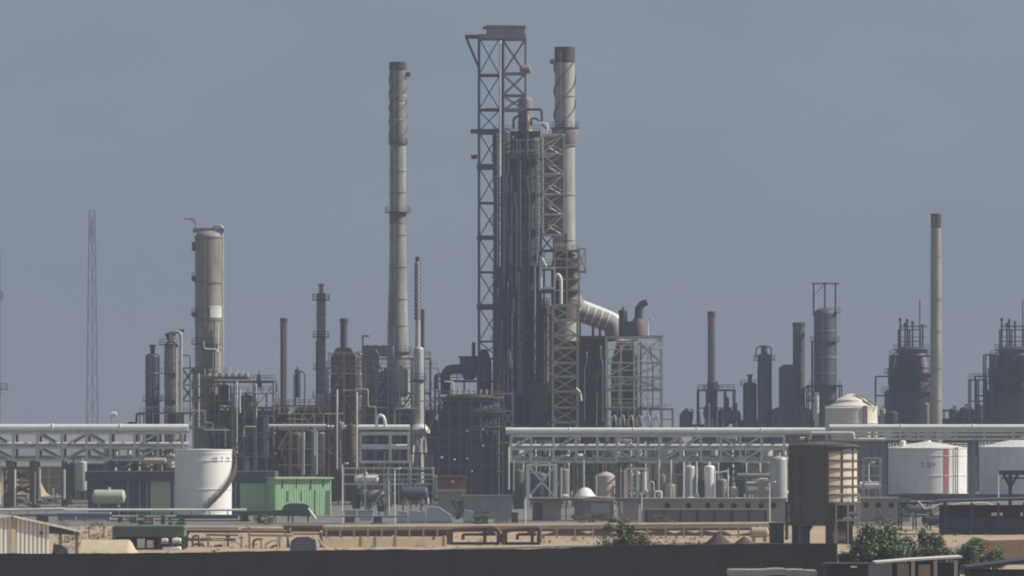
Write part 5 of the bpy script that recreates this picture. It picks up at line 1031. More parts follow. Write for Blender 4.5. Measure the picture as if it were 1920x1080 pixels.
for i, (x_, y0, y1, w, m, lab) in enumerate([(1282, 866, 936, 3.5, 'white_paint', 'white riser left of the upright vessel pair'), (1306, 866, 936, 3, 'pale_steel', 'pale riser between the upright vessel pair'), (1340, 880, 936, 3, 'white_paint', 'white riser right of the upright vessel pair'), (1365, 878, 936, 2.6, 'pale_steel', 'pale riser above the sixth round opening'), (1258, 862, 936, 3.5, 'light_steel', 'grey riser above the second round opening'), (1236, 862, 930, 3, 'pale_steel', 'pale riser above the first round opening'), (1094, 862, 925, 4, 'dull_cladding', 'grey riser behind the low white dome'), (954, 838, 918, 4, 'pale_steel', 'bright riser right of the round caged unit'), (1052, 876, 932, 4, 'dull_cladding', 'grey riser right of the X braced bay'), (963, 862, 925, 2.4, 'tan_steel', 'tan riser between caged unit and X braced bay')]):
    pipe(866 if x_ > 1060 else 935, [(x_, y0), (x_, y1)], w, lab, m, flanges=False, group='risers under the central rack')
frame(872, 1234, 1290, [864, 890], 'grey pipe portal under the central rack at the pale vessels', 'dull_cladding', nb=2, depth=3, pw=2.6, bw=3, name='portal_frame')
pipe(868, [(1340, 886), (1352, 886), (1364, 882), (1366, 900), (1358, 915)], 3, 'pale S bent pipe right of the shiny vessel', 'pale_steel', R=5, flanges=False)
pipe(868, [(1400, 905), (1418, 905), (1422, 898), (1440, 898)], 3, 'white stepped pipe near the short pale drum', 'white_paint', R=3, flanges=False)
frame(876, 1620, 1652, [874, 892, 905], 'small pale ladder platform between ribbed vessel and striped tank', 'dull_cladding', nb=1, depth=3, pw=2, bw=2, rails=(0,), name='platform_structure')
for x_, yb, s, lab in [(1066, 938, 1.0, 'grey pump beside the low white dome'), (1302, 944, 1.1, 'grey pump at the foot of the upright pair'), (1390, 944, 1.0, 'grey pump right of the tan vessel'), (1415, 946, .8, 'little pump above the last round openings'), (1270, 946, .8, 'little pump by the squat olive vessel')]: pump(858, x_, yb, s, lab, 'light_steel')
# sheds
D = 815
t = thing('flat_roof_shed', 'low beige shed with a wide thin dark roof below the X braced bay', 'shed', X(1030, D), D, 0)
MB().box(X(998, D), X(1052, D), D, D + 6, 0, Z(938, D)).build('wall', 'concrete', t)
MB().box(X(992, D), X(1092, D), D - 1.6, D + 7, Z(938, D), Z(934.5, D)).build('roof', 'brown_steel', t)
MB().box(X(1000, D), X(1017, D), D - .06, D, 0, Z(943, D)).build('door', 'slate', t)
MB().box(X(1060, D), X(1062, D), D - 1, D - .8, 0, Z(938, D)).build('post', 'red_lead', t)
MB().box(X(1088, D), X(1090, D), D - 1, D - .8, 0, Z(938, D)).build('post', 'red_lead', t)
t = thing('switch_house', 'grey switch house with a white panel and a blue grey door', 'shed', X(1115, D), D + 1, 0)
MB().box(X(1078, D), X(1150, D), D + 1, D + 6, 0, Z(939, D)).build('wall', 'grey_render', t)
MB().prism([(X(1074, D), Z(939, D)), (X(1154, D), Z(939, D)), (X(1154, D), Z(934, D)), (X(1112, D), Z(931, D)), (X(1074, D), Z(936, D))], D + .2, D + 6.6).build('roof', 'tan_steel', t)
MB().box(X(1090, D), X(1104, D), D + .94, D + 1, 0, Z(942, D)).build('door', 'blue_grey', t)
MB().box(X(1108, D), X(1143, D), D + .92, D + 1, Z(962, D), Z(943, D)).build('panel', 'tarp', t)
t = thing('small_hut', 'small pale hut with a lit end left of the wall with round openings', 'hut', X(1180, D), D, 0)
MB().box(X(1160, D), X(1197, D), D, D + 4, 0, Z(937, D)).build('wall', 'concrete', t)
MB().box(X(1157, D), X(1200, D), D - .4, D + 4.4, Z(937, D), Z(934, D)).build('roof', 'grey_steel', t)
MB().box(X(1164, D), X(1168, D), D - .05, D, 1.2, Z(940, D)).build('window', 'white_clean', t)
def dotted_wall(x0, x1, top, D, dots, label, m, n=14):
    t = thing('block_wall', label, 'wall', X((x0 + x1) / 2, D), D, 0); t['kind'] = 'thing'; zt = Z(top, D)
    MB().box(X(x0, D), X(x1, D), D, D + 4, 0, zt).build('wall_body', m, t)
    MB().box(X(x0, D) - .2, X(x1, D) + .2, D - .3, D + 4.3, zt, zt + .25).build('coping', 'concrete', t)
    for d in dots:
        c = P(d, top + 11, D); MB().rod((c.x, D - .05, c.z), (c.x, D + .3, c.z), PX(5.4, D), n).build('round_opening', 'hole', t)
    return t
dotted_wall(1206, 1474, 937, 806, [1251, 1291, 1327, 1352, 1376, 1402, 1427, 1450], 'long grey block wall pierced by a row of round dark openings', 'concrete')
dotted_wall(1606, 1706, 936, 806, [1624, 1647, 1671, 1694], 'short block wall with round openings right of the ribbed vessel', 'concrete')
t = thing('brick_wall', 'low dull red wall with small posts before the round openings', 'wall', X(1325, 792), 792, 0); t['kind'] = 'thing'
MB().box(X(1209, 792), X(1438, 792), 792, 792.5, 0, Z(956, 792)).build('wall_body', 'brick_red', t)
MB().box(X(1207, 792), X(1440, 792), 791.8, 792.7, Z(956, 792), Z(954, 792)).build('coping', 'pinkish', t)
for x_ in range(1212, 1440, 32): MB().box(X(x_, 792) - .14, X(x_, 792) + .14, 791.85, 792, 0, Z(956, 792)).build('pilaster', 'dark_steel', t)

# ================================================================== sand strip: pipeline on trestles, manifolds
D = 690
t = thing('pipeline', 'long sand coloured pipeline on low trestles across the sandy strip', 'pipeline', X(1020, D), D, 0)
MB().tube([P(604, 989, D), P(840, 988, D), P(1130, 985, D), P(1452, 983, D)], PX(4.6, D), 12).build('pipe_run', 'sand_pipe', t)
MB().tube([P(604, 996, D, .8), P(1452, 991, D, .8)], PX(3.2, D), 10).build('pipe_run', 'brown_steel', t)
for x_ in list(range(612, 840, 26)) + list(range(1010, 1450, 34)): MB().bar((X(x_, D), D - .5, 0), (X(x_, D), D - .5, Z(987, D)), .22).build('trestle_post', 'sand_pipe', t, smooth=False)
t = thing('shadow_bank', 'dark brown bank added as the shadow under the left half of the pipeline', 'mound', X(724, 700), 700, 0)
MB().prism([(X(604, 700), 0), (X(842, 700), 0), (X(836, 700), Z(995, 700)), (X(760, 700), Z(993, 700)), (X(690, 700), Z(995, 700)), (X(610, 700), Z(993, 700))], 699, 706).build('heap', 'earth_and_shadow', t)  # dark prism takes the place of the shadow below the pipe
t = thing('shadow_bank', 'patchy olive brown bank added as the shadow under the right half of the pipeline', 'mound', X(1200, 704), 704, 0)
R = random.Random(6); xs_ = [1012 + 436 * i / 24 for i in range(25)]; MB().prism([(X(1012, 704), -.05), (X(1448, 704), -.05)] + [(X(q, 704), max(.02, R.uniform(.0, .9))) for q in reversed(xs_)], 703, 708).build('heap', 'brown_steel', t)  # ragged brown strip carries the pipeline's shadow band on
t = thing('retaining_wall', 'low sand yellow retaining wall left of the brown manifold', 'wall', X(720, 640), 640, 0); t['kind'] = 'thing'
xs_ = [600, 677, 705, 744, 840]
for a, b_ in zip(xs_, xs_[1:]): MB().box(X(a, 640) + .04, X(b_, 640) - .04, 640, 640.5, 0, Z(1008, 640)).build('wall_panel', 'sand_wall', t)
for x_ in xs_: MB().box(X(x_, 640) - .12, X(x_, 640) + .12, 639.9, 640.6, 0, Z(1005, 640)).build('pier', 'concrete', t)
MB().rod((X(818, 640), 639.95, 1.0), (X(818, 640), 640.1, 1.0), .16, 10).build('drain_hole', 'hole', t)
t.rotation_euler.z = math.radians(18)
def manifold(D, x0, x1, y0, label, m, heads, posts, runs):
    t = thing('pipe_manifold', label, 'pipe manifold', X((x0 + x1) / 2, D), D, 0)
    for i, (y, a, b_, w, mm) in enumerate(heads): MB().tube([P(a, y, D, i * .7), P(b_, y + .6, D, i * .7)], PX(w, D) / 2 * 1.5, 10).build('header_pipe', mm, t)
    for x_, yt, w, mm in posts:
        MB().bar((X(x_, D), D - .6, 0), (X(x_, D), D - .6, Z(yt, D)), PX(w, D)).build('leg', mm, t, smooth=False)
        MB().bar(P(x_ - 5, yt, D, -.6), P(x_ + 4, yt, D, -.6), PX(w, D) * .9).build('cap_beam', mm, t, smooth=False)
    for pts_, w, mm in runs: MB().tube([P(a, b_, D, -1.1) for a, b_ in pts_], PX(w, D) / 2, 8, R=.35).build('bypass_pipe', mm, t)
    return t
manifold(640, 344, 440, 988, 'brown pipe manifold below the small white tank', 'brown_steel',
         [(989, 348, 448, 4.4, 'tan_steel'), (996, 346, 452, 4, 'brown_steel'), (1003, 385, 446, 3, 'mauve_steel'), (1012, 350, 440, 4, 'brown_steel')],
         [(391, 1008, 4, 'sand_pipe'), (352, 1000, 3, 'brown_steel'), (428, 1006, 3.5, 'brown_steel')],
         [([(362, 1032), (362, 1006), (374, 1003), (374, 1030)], 4, 'brown_steel'), ([(398, 1012), (422, 1012), (422, 1032)], 3, 'tan_steel'), ([(402, 1024), (418, 1022)], 5, 'rust_dark'), ([(434, 1016), (446, 1016), (452, 1020), (452, 1032)], 3, 'tan_steel'), ([(366, 1020), (382, 1020), (384, 1030)], 5, 'rust_dark')])
manifold(632, 440, 545, 986, 'tan and brown pipe manifold right of the first one', 'tan_steel',
         [(991, 452, 532, 4, 'sand_pipe'), (1003, 464, 548, 4, 'sand_pipe'), (997, 440, 545, 3, 'rust_dark')],
         [(468, 990, 3.6, 'sand_pipe'), (453, 1008, 3, 'tan_steel'), (490, 1010, 3, 'sand_pipe'), (525, 1008, 3, 'sand_pipe')],
         [([(472, 1020), (484, 1020)], 3.4, 'tan_steel'), ([(498, 1030), (500, 1018), (516, 1012), (524, 1012)], 3, 'tan_steel'), ([(476, 1034), (476, 1012), (488, 1010)], 4, 'rust_dark'), ([(508, 1034), (510, 1024), (522, 1022)], 4, 'brown_steel'), ([(534, 1000), (540, 1006), (545, 1030)], 3, 'brown_steel')])
manifold(636, 542, 604, 990, 'short rusty manifold left of the sand yellow wall', 'rust',
         [(989, 530, 606, 7, 'rust_dark'), (1000, 538, 602, 4, 'tan_steel'), (995, 540, 600, 3.5, 'brown_steel')],
         [(602, 1000, 4, 'brown_steel'), (540, 992, 4, 'brown_steel')],
         [([(544, 990), (546, 1002), (552, 1004)], 3, 'sand_pipe'), ([(598, 1010), (604, 1022), (612, 1026), (614, 1034)], 5, 'concrete')])
t = thing('covered_pallet', 'dark blue tarpaulin bundle beside the sand yellow wall', 'covered stack', X(568, 610), 610, 0)
b = MB(); D = 610; R = random.Random(4)
b.prism([(X(544, D), 0), (X(594, D), 0), (X(592, D), Z(1012, D)), (X(578, D), Z(1006, D)), (X(556, D), Z(1007, D)), (X(546, D), Z(1014, D))], D - 1, D + 1.2); b.build('cover', 'blue_tarp', t); MB().box(X(546, D), X(592, D), D - 1.1, D + 1.1, 0, .15).build('pallet', 'brown_steel', t)
# rust brown pipe loops
D = 650
for i, (x0, x1, lab) in enumerate([(842, 936, 'big rust brown pipe loop with an arched left end'), (944, 1012, 'second rust brown pipe loop with upright stubs')]):
    t = thing('pipe_loop', lab, 'pipe loop', X((x0 + x1) / 2, D), D, 0)
    MB().tube([P(x0, 1021, D), P(x0, 994, D), P(x0 + 60, 990, D), P(x1, 990, D), P(x1, 1018, D)], PX(4.4, D), 12, R=1.1).build('pipe_run', 'rust_dark', t)
    MB().tube([P(x0 + 26, 1012, D, .5), P(x0 + 26, 1002, D, .5), P(x1 - 6, 1002, D, .5)], PX(3, D), 10, R=.6).build('pipe_run', 'rust_dark', t)
    MB().tube([P(x0 + 4, 1019, D, .4), P(x1, 1019, D, .4)], PX(2.6, D), 10).build('pipe_run', 'rust_dark', t)
    for x_ in (x0 + 4, x1 - 2, (x0 + x1) / 2 + 20): MB().bar((X(x_, D), D + .6, 0), (X(x_, D), D + .6, Z(992, D)), .4).build('leg', 'rust_dark', t, smooth=False)
    MB().rod(P(x1 - 16, 996, D, -.7), P(x1 - 16, 996, D, .7), .5, 14).build('valve_wheel', 'rib_brown', t)
# pipe lying low at the wall, dark mounds
pipe(600, [(846, 1029), (1210, 1021)], 5, 'low grey pipe lying along the foot of the rust brown loops', 'dull_cladding')
def mound(x0, x1, top, D, label, m='earth_and_shadow', name='earth_mound'):
    w = (X(x1, D) - X(x0, D)) / 2; cx = X((x0 + x1) / 2, D); h = Z(top, D); R = random.Random(int(x0)); b = MB(); nr, na = 9, 28
    t = thing(name, label, 'mound', cx, D, 0)
    for i in range(nr + 1):
        for k in range(na):
            f = i / nr; a = 2 * PI * k / na; b.v.append((cx + w * f * math.cos(a) * (1 + .08 * math.sin(3 * a)), D + w * .8 * f * math.sin(a), h * (1 - f) ** .8 * (1 + R.uniform(-.06, .06)) * math.cos(f * PI / 2) ** .3 if f < 1 else -.02))
    for i in range(nr):
        for k in range(na): b.f.append([i * na + k, (i + 1) * na + k, (i + 1) * na + (k + 1) % na, i * na + (k + 1) % na])
    b.build('heap', m, t); return t
mound(1316, 1378, 997, 640, 'dark brown earth heap left of the ribbed vessel on the sandy strip')
mound(1370, 1420, 1006, 645, 'lower dark earth heap beside the larger one')
drum(648, 1405, 1442, 998, 20, 'tan pipe end drum at the right of the sandy strip', 'sand_pipe', bot=1016)
t = thing('green_cabinet', 'dull green metal cabinet left of the ribbed vessel legs', 'cabinet', X(1456, 660), 660, 0)
MB().box(X(1444, 660), X(1470, 660), 660, 662, 0, Z(982, 660)).build('body', 'dark_green', t); MB().box(X(1442, 660), X(1472, 660), 659.8, 662.2, Z(982, 660), Z(980, 660)).build('lid', 'slate', t)
MB().box(X(1456, 660) - .03, X(1456, 660) + .03, 659.95, 660, .1, Z(985, 660)).build('door_gap', 'hole', t)
# green canopy with white drums
D = 625
t = thing('green_canopy', 'open green canopy with white drums stored below', 'canopy', X(280, D), D, 0)
MB().box(X(212, D), X(346, D), D - 1, D + 4, Z(1006, D), Z(991, D)).build('fascia', 'canopy_green', t)
MB().prism([(X(209, D), Z(991, D)), (X(349, D), Z(991, D)), (X(345, D), Z(986, D)), (X(215, D), Z(986, D))], D - 1.4, D + 4.4).build('roof', 'canopy_green', t)
for x_ in (214, 300, 344):
    for y in (D - .8, D + 3.8): MB().bar((X(x_, D), y, 0), (X(x_, D), y, Z(1006, D)), .3).build('post', 'dark_steel', t, smooth=False)
MB().box(X(214, D), X(344, D), D + 3.4, D + 3.6, 0, Z(1006, D)).build('back_wall', 'dark_green', t)
for i, (x0, x1, y, lab) in enumerate([(222, 243, 1018, 'white cube tank under the green canopy, left one'), (258, 272, 1017, 'white cube tank under the green canopy, middle one'), (276, 288, 1020, 'narrow pale cube tank right of the middle one')]):
    t = thing('cube_tank', lab, 'cube tank', X((x0 + x1) / 2, D), D, 0, 'white cube tanks under the canopy')
    MB().box(X(x0, D), X(x1, D), D - .6, D + .6, .2, Z(y - 7, D)).build('body', 'white_clean', t); MB().box(X(x0, D) - .05, X(x1, D) + .05, D - .65, D + .65, 0, .2).build('pallet', 'brown_steel', t); MB().rod((X((x0 + x1) / 2, D), D, Z(y - 7, D)), (X((x0 + x1) / 2, D), D, Z(y - 7, D) + .12), .15, 12).build('cap', 'slate', t)
for i, (x0, x1, y, lab) in enumerate([(302, 316, 1013, 'upper left white barrel lying right of the canopy post'), (322, 340, 1013, 'upper right white barrel lying right of the canopy post'), (304, 340, 1029, 'long white barrel lying lowest at the canopy')]):
    drum(D - 1.2, x0, x1, y, 9, lab, 'white_clean', name='white_barrel', bot=y + 7)
t = thing('sand_bank', 'pale sand bank in front of the green canopy', 'mound', X(205, 612), 612, 0)
b = MB(); nx = 30
for i in range(nx + 1):
    for j in range(7): f = min(1, i / 6, (nx - i) / 2.5); b.v.append((X(128 + (256 - 128) * i / nx, 608), 604 + j * 1.3, max(-.02, 1.5 * f * math.sin(PI * j / 6))))
for i in range(nx):
    for j in range(6): k = i * 7 + j; b.f.append([k, k + 7, k + 8, k + 1])
b.build('heap', 'sand_wall', t)
for i, (x_, m, lab) in enumerate([(167, 'red_lead', 'short red marker post on the sand left of the canopy'), (195, 'leaf_dry', 'short olive marker post on the sand left of the canopy')]):
    t = thing('marker_post', lab, 'marker post', X(x_, 690), 690, 0); MB().rod((X(x_, 690), 690, 0), P(x_, 988, 690), .09, 6).build('pole', m, t); MB().box(X(x_, 690) - .14, X(x_, 690) + .14, 689.86, 690.14, Z(991, 690), Z(988, 690)).build('head', m, t)
# corrugated shed, front left
D = 575
t = thing('corrugated_shed', 'white corrugated shed with a sloping roof running out over a post', 'shed', X(40, D), D, 0)
z_l, z_p, z_r = Z(970, D), Z(966, D), Z(984, D); xl, xp, xr = X(-30, D), X(22, D), X(92, D); b = MB(); n = 30
def rz(x_): return z_p - (x_ - xp) * (z_p - Z(995, D)) / (X(152, D) - xp) if x_ > xp else z_p - (xp - x_) * .12
for i in range(n):
    a, c = xl + (xr - xl) * i / n, xl + (xr - xl) * (i + 1) / n; dd = .28 if i % 2 else 0
    b.prism([(a, 0), (c, 0), (c, rz(c) - .12), (a, rz(a) - .12)], D - dd, D + 7)
b.build('wall', 'white_clean', t, smooth=False)
for xx, w in ((23.0, 9),): MB().prism([(X(xx - w / 2, D), .02), (X(xx + w / 2, D), .02), (X(xx + w / 2, D), rz(X(xx + w / 2, D)) - .2), (X(xx - w / 2, D), rz(X(xx - w / 2, D)) - .2)], D - .36, D - .29).build('patch_sheet', 'sand_wall', t)
MB().prism([(xl - .4, rz(xl - .4)), (xp, z_p), (X(155, D), rz(X(155, D))), (X(155, D), rz(X(155, D)) - .16), (xp, z_p - .16), (xl - .4, rz(xl - .4) - .16)], D - .7, D + 7.6).build('roof', 'dull_cladding', t)
MB().prism([(xp, z_p + .02), (X(155, D), rz(X(155, D)) + .02), (X(155, D), rz(X(155, D)) - .22), (xp, z_p - .22)], D - .78, D - .7).build('verge_board', 'light_steel', t)
for y in (D - .2, D + 7): MB().bar((X(146, D), y, 0), (X(146, D), y, rz(X(146, D)) - .16), .26).build('post', 'brown_steel', t, smooth=False)
MB().box(xr + .01, X(150, D), D + 6.8, D + 7, Z(1003, D), rz(X(150, D)) - .2).build('back_sheet', 'slate', t)
MB().prism([(xr + .05, Z(1001, D)), (X(145, D), Z(1004, D)), (X(145, D), rz(X(145, D)) - .2), (xr + .05, rz(xr) - .2)], D + .6, D + .7).build('soffit_shade', 'slate', t)  # dark sheet hung here as the shade under the lean-to roof
MB().rod((X(77, D), D - .4, Z(1000, D)), (X(77, D), D, Z(1000, D)), .18, 12).build('wall_lamp', 'slate', t)
t.rotation_euler.z = math.radians(19)
t = thing('covered_trailer', 'dark tarpaulined trailer parked under the lean to roof', 'trailer', X(108, D + 3), D + 3, 0)
MB().prism([(X(95, D), .5), (X(124, D), .5), (X(122, D), Z(1030, D)), (X(112, D), Z(1024, D)), (X(97, D), Z(1022, D))], D + 2, D + 4.4).build('cover', 'slate', t)
for x_ in (100, 117): MB().rod((X(x_, D), D + 1.9, .42), (X(x_, D), D + 4.5, .42), .42, 14).build('wheel', 'hole', t)
# right: dark loading shed, canopy
D = 712
t = thing('loading_shed', 'long dark open loading shed on the right behind the bushes', 'shed', X(1850, D), D, 0)
MB().box(X(1768, D), X(1980, D), D + 6, D + 6.4, 0, Z(948, D)).build('back_wall', 'navy', t)
MB().prism([(X(1760, D), Z(942, D)), (X(1985, D), Z(936, D)), (X(1985, D), Z(931, D)), (X(1760, D), Z(938, D))], D - 2, D + 7).build('roof', 'slate', t)
for x_ in (1772, 1820, 1870, 1918): MB().bar((X(x_, D), D - 1.5, 0), (X(x_, D), D - 1.5, Z(942, D)), .3).build('post', 'navy', t, smooth=False)
MB().box(X(1766, D), X(1980, D), D - .4, D - .2, 0, Z(972, D)).build('front_screen', 'navy', t)
for i, (x_, w) in enumerate(((1866, .55), (1876, .25), (1917, .3))): MB().box(X(x_, D) - w, X(x_, D) + w, D - .6, D - .4, Z(967, D), Z(961, D)).build('sign_plate', 'white_paint', t)
frame(740, 1690, 1772, [944, 968], 'dark pipe stand left of the loading shed', 'dark_steel', nb=3, depth=5, decks=(0,), braces=[(0, 0, 'X'), (2, 0, '/')], rails=(0,), dm='navy', name='pipe_stand')
for i, (x0, x1, y, w, m, lab) in enumerate([(1700, 1750, 956, 16, 'slate', 'dark drum on the pipe stand'), (1728, 1768, 976, 18, 'navy', 'navy drum below the pipe stand'), (1776, 1812, 958, 14, 'brown_steel', 'brown drum at the left end of the loading shed')]): drum(738 + i, x0, x1, y, w, lab, m)
pipe(730, [(1774, 952), (1800, 944), (1850, 943), (1862, 948)], 4, 'pale bent pipe over the left end of the loading shed', 'light_steel', R=6, flanges=False)
pipe(735, [(1722, 940), (1732, 952), (1736, 954), (1768, 944)], 3, 'pale dipped pipe above the pipe stand', 'light_steel', R=5, flanges=False)
D = 800
t = thing('dark_canopy', 'dark flat canopy on branching struts in front of the right white tank', 'canopy', X(1915, D), D, 0)
MB().box(X(1876, D), X(1970, D), D - 3, D + 3, Z(890, D), Z(882, D)).build('roof', 'navy', t)
for x_ in (1894, 1940):
    MB().bar((X(x_, D), D, 0), (X(x_, D), D, Z(890, D)), .5).build('post', 'dark_steel', t, smooth=False)
    for s in (-12, 14): MB().bar(P(x_, 914, D), P(x_ + s, 890, D), .36).build('strut', 'dark_steel', t, smooth=False)
MB().box(X(1878, D), X(1970, D), D - .3, D + .3, Z(898, D), Z(895, D)).build('beam', 'dark_steel', t)
t = thing('dark_pier', 'dark mauve pier between the two white tanks', 'pier', X(1822, 1165), 1165, 0)
MB().box(X(1813, 1165), X(1832, 1165), 1165, 1171, 0, Z(858, 1165)).build('wall', 'mauve_steel', t); MB().box(X(1811, 1165), X(1834, 1165), 1164.5, 1171.5, Z(858, 1165), Z(856, 1165)).build('cap', 'brown_steel', t)
t = thing('tank_bund', 'long dark bund wall at the foot of the white tanks', 'wall', X(1790, 1040), 1040, 0); t['kind'] = 'thing'
MB().box(X(1655, 1040), X(1990, 1040), 1040, 1041, 0, Z(927, 1040)).build('wall_body', 'slate', t); MB().box(X(1655, 1040), X(1990, 1040), 1039.8, 1041.2, Z(927, 1040), Z(925.5, 1040)).build('coping', 'grey_render', t)

# ================================================================== foreground
t = thing('boundary_wall', 'long dark weathered boundary wall across the bottom of the picture', 'wall', X(760, 500), 500, 0); t['kind'] = 'thing'
pts = [(-60, 1038.5), (330, 1037), (640, 1031), (1000, 1029.5), (1180, 1022), (1570, 1019)]; K = 26; R = random.Random(19)
def wy(px_):
    for (a, ya), (b_, yb) in zip(pts, pts[1:]):
        if px_ <= b_: return ya + (yb - ya) * (px_ - a) / (b_ - a)
    return pts[-1][1]
for i in range(K):
    a = -60 + (1630) * i / K; c = -60 + 1630 * (i + 1) / K; m = (a + c) / 2; D = 500
    xa, xc = X(a, D), X(c, D); h0, h1 = Z(wy(a), D), Z(wy(c), D)
    MB().prism([(xa, 0), (xc, 0), (xc, h1 - .12), (xa, h0 - .12)], D, D + .3).build('wall_panel', 'dark_wall', t)
    u = [R.uniform(-.03, .05) for _ in range(4)]; q = [xa + (xc - xa) * f for f in (0, .33, .66, 1)]; MB().prism([(xa, h0 - .12), (xc, h1 - .12)] + [(q[k], h0 + (h1 - h0) * k / 3 + u[k]) for k in (3, 2, 1, 0)], D - .1, D + .4).build('coping', 'dark_wall', t)
t = thing('sheet_roof_hut', 'low hut with a crumpled pale sheet roof at the bottom edge', 'hut', X(1450, 445), 445, 0)
D = 445; b = MB(); R = random.Random(8); n = 28
tops = [Z(1068 + R.uniform(-.5, .5) - (1.5 if 12 < i < 19 else 0) + (1.5 if i > 24 else 0), D) for i in range(n + 1)]
for i in range(n):
    a, c = X(1366 + 164 * i / n, D), X(1366 + 164 * (i + 1) / n, D); b.prism([(a, tops[i] - .5), (c, tops[i + 1] - .5), (c, tops[i + 1]), (a, tops[i])], D - 1.5, D + 3.5)
b.build('roof', 'sheet_roof', t); MB().box(X(1372, D), X(1526, D), D - .9, D + 3, 0, min(tops) - .5).build('wall', 'dark_wall', t)
D = 462
t = thing('lean_to_shed', 'low shed with a bright bent metal roof edge below the bushes', 'shed', X(1720, D), D, 0)
rp = [(1640, 1053), (1700, 1048), (1716, 1047), (1802, 1042)]
poly = [(X(a, D), Z(y, D)) for a, y in rp]; MB().prism(poly + [(x_, z - .16) for x_, z in reversed(poly)], D - 1.6, D + 3).build('roof', 'white_clean', t)
MB().box(X(1628, D), X(1672, D), D - .4, D, 0, Z(1056, D)).build('door', 'blue_grey', t)
MB().box(X(1682, D), X(1704, D), D - .2, D, 0, Z(1056, D)).build('panel', 'concrete', t)
MB().box(X(1722, D), X(1744, D), D - .2, D, 0, Z(1058, D)).build('panel', 'sand_pipe', t)
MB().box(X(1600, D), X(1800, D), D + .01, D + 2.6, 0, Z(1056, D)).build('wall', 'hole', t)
for x_ in (1710, 1752, 1790): MB().bar((X(x_, D), D - 1.2, 0), (X(x_, D), D - 1.2, Z(1050, D)), .3).build('post', 'tarp', t, smooth=False)
t = thing('tarred_roof_shed', 'dark tarred roof shed in the bottom right corner', 'shed', X(1870, 450), 450, 0)
D = 450; MB().prism([(X(1812, D), Z(1062, D)), (X(1990, D), Z(1040, D)), (X(1990, D), Z(1047, D)), (X(1812, D), Z(1067, D))], D - 1.5, D + 5).build('roof', 'navy', t)
MB().box(X(1818, D), X(1985, D), D, D + 4.6, 0, Z(1070, D)).build('wall', 'dark_wall', t)
t = thing('tarred_roof_shed', 'dark low lean to left of the bright bent roof', 'shed', X(1590, 455), 455, 0)
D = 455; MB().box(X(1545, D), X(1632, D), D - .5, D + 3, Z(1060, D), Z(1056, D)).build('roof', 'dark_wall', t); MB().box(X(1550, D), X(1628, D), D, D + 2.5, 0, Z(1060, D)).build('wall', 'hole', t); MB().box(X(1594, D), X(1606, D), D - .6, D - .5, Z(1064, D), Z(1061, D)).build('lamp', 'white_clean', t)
t = thing('sand_terrace', 'tan earth terrace behind the dark tarred shed', 'mound', X(1890, 560), 560, 0)
MB().prism([(X(1800, 560), 0), (X(2000, 560), 0), (X(2000, 560), Z(1008, 560)), (X(1848, 560), Z(1012, 560)), (X(1825, 560), Z(1030, 560))], 556, 575).build('heap', 'sand', t)
D = 490
plant(X(1632, D), D, 0, 6.8, 5.6, 'broad dark green bush at the left of the group right of the wall', 1, 'leaf', 15000, .16, nblob=36, flat=.5)
plant(X(1690, D), D + 3, 0, 5.0, 4.9, 'dark green bush hiding behind the broad one', 2, 'leaf_dark', 8000, .17, nblob=22, flat=.6)
plant(X(1748, D), D + 1, 0, 4.6, 4.6, 'bright green bush above the bent metal roof', 3, 'leaf', 10000, .15, nblob=26, flat=.6)
plant(X(1825, D), D - 4, 0, 4.4, 4.3, 'round green bush right of the bent metal roof', 4, 'leaf', 10000, .14, nblob=26, flat=.6)
plant(X(1600, D), D + 4, 0, 3.2, 3.4, 'small dark bush under the ribbed vessel', 6, 'leaf_dark', 2600, .15, nblob=8)
plant(X(1168, 520), 520, 0, 5.4, 5.3, 'straggly olive bush rising over the boundary wall', 9, 'leaf_dry', 11000, .16, nblob=34, trunk=.05)
plant(X(1230, 522), 522, 0, 5.0, 3.6, 'low olive scrub right of the straggly bush', 10, 'leaf_dry', 8000, .16, nblob=28, trunk=.05)
plant(X(1150, 700), 700, 0, 5.5, 3.2, 'pale olive bush growing behind the pipeline', 12, 'leaf_dry', 1800, .17, nblob=9, trunk=.05)
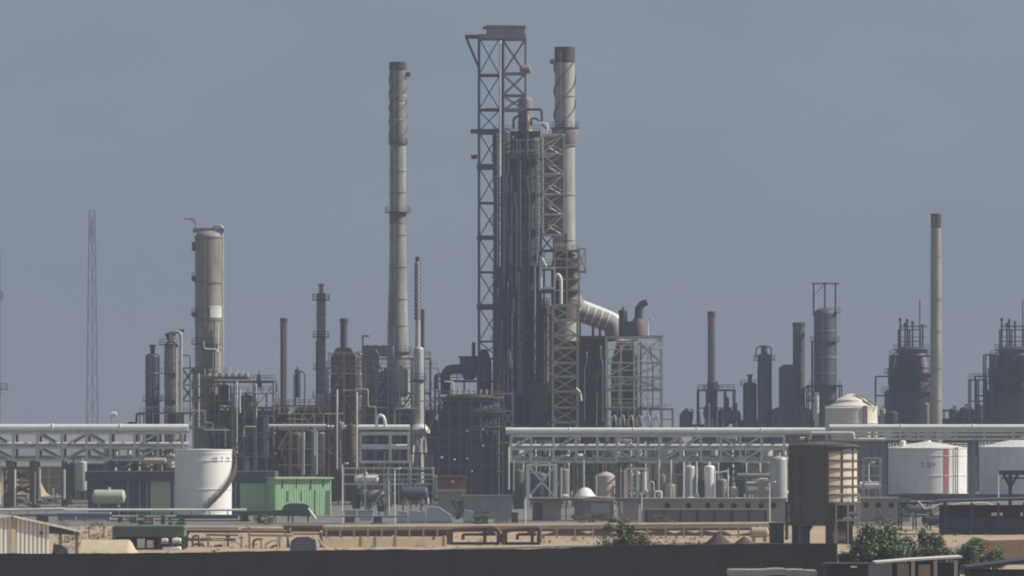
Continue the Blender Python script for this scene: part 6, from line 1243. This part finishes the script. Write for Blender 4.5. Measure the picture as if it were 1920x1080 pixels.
# dry grass on the sandy strip and verge
gb = MB(); R = random.Random(31)
def tuft(x_, y_, h, n):
    for _ in range(n):
        a = R.uniform(0, 6.28); p = Vector((x_ + R.gauss(0, .3), y_ + R.gauss(0, .3), 0)); d = Vector((math.cos(a), math.sin(a), 0)); q = p + d * h * .4 + Vector((0, 0, h * R.uniform(.6, 1.1))); s = Vector((-d.y, d.x, 0)) * .05
        k = len(gb.v); gb.v.extend([tuple(p - s), tuple(p + s), tuple(q)]); gb.f.append([k, k + 1, k + 2])
for _ in range(620):
    px_ = R.choice((R.uniform(1060, 1320), R.uniform(600, 1480), R.uniform(100, 260), R.uniform(1590, 1850))); D = R.uniform(560, 800); tuft(X(px_, D), D, R.uniform(.25, .7), 9)
o = gb.build('grass', 'leaf_dry', smooth=False); struct(o, 'stuff'); o['label'] = 'dry olive grass tufts on the sandy strip'; o['category'] = 'grass'

# stones and litter on the sandy strip
rb = MB(); R = random.Random(55)
for _ in range(900):
    D = R.uniform(530, 770); x_ = X(R.uniform(0, 1500), D); s = R.uniform(.06, .32) * (1.6 if R.random() < .06 else 1); k = len(rb.v)
    rb.v.extend([(x_ + s * R.uniform(.6, 1.2) * math.cos(q), D + s * math.sin(q), 0) for q in (0, 1.3, 2.6, 3.9, 5.1)] + [(x_ + R.uniform(-.2, .2) * s, D, s * R.uniform(.5, 1.1))]); rb.f.extend([[k + q, k + (q + 1) % 5, k + 5] for q in range(5)])
o = rb.build('rubble', 'brick_red', smooth=False); struct(o, 'stuff'); o['label'] = 'loose stones scattered over the sandy strip'; o['category'] = 'rubble'
for i, (px_, h, w, lab) in enumerate([(120, 1.0, 2.2, 'first dry weed on the boundary wall foot from the corrugated shed'), (420, .9, 2.6, 'dry weed behind the wall before the manifolds'), (900, 1.1, 2.4, 'dry weed behind the wall before the rust brown loops'), (1060, 1.5, 3.2, 'dry weed left of the straggly olive bush'), (1340, 1.4, 3.0, 'dry weed before the dark earth heap'), (1480, 1.6, 2.8, 'dry weed at the right end of the boundary wall')]):
    plant(X(px_, 503), 503, 0, w, 2.3 + h * .6, lab, 60 + i, 'leaf_dry', 700, .11, 'weed', 'weed', .03, 7)
# ================================================================== haze
hz = MB().box(-2500, 2500, -60, 13900, -1, 185).build('haze', 'hole', smooth=False); struct(hz, 'stuff'); hz['label'] = 'pale blue haze over the whole refinery'; hz['category'] = 'haze'
m = bpy.data.materials.new('haze_air'); m.use_nodes = True; n, l = m.node_tree.nodes, m.node_tree.links; n.remove(n['Principled BSDF'])
pv = n.new('ShaderNodeVolumePrincipled'); pv.inputs['Density'].default_value = 0.00024; pv.inputs['Color'].default_value = (.315, .372, .49, 1); pv.inputs['Anisotropy'].default_value = 0.1
l.new(pv.outputs[0], n['Material Output'].inputs['Volume']); hz.data.materials.clear(); hz.data.materials.append(m)
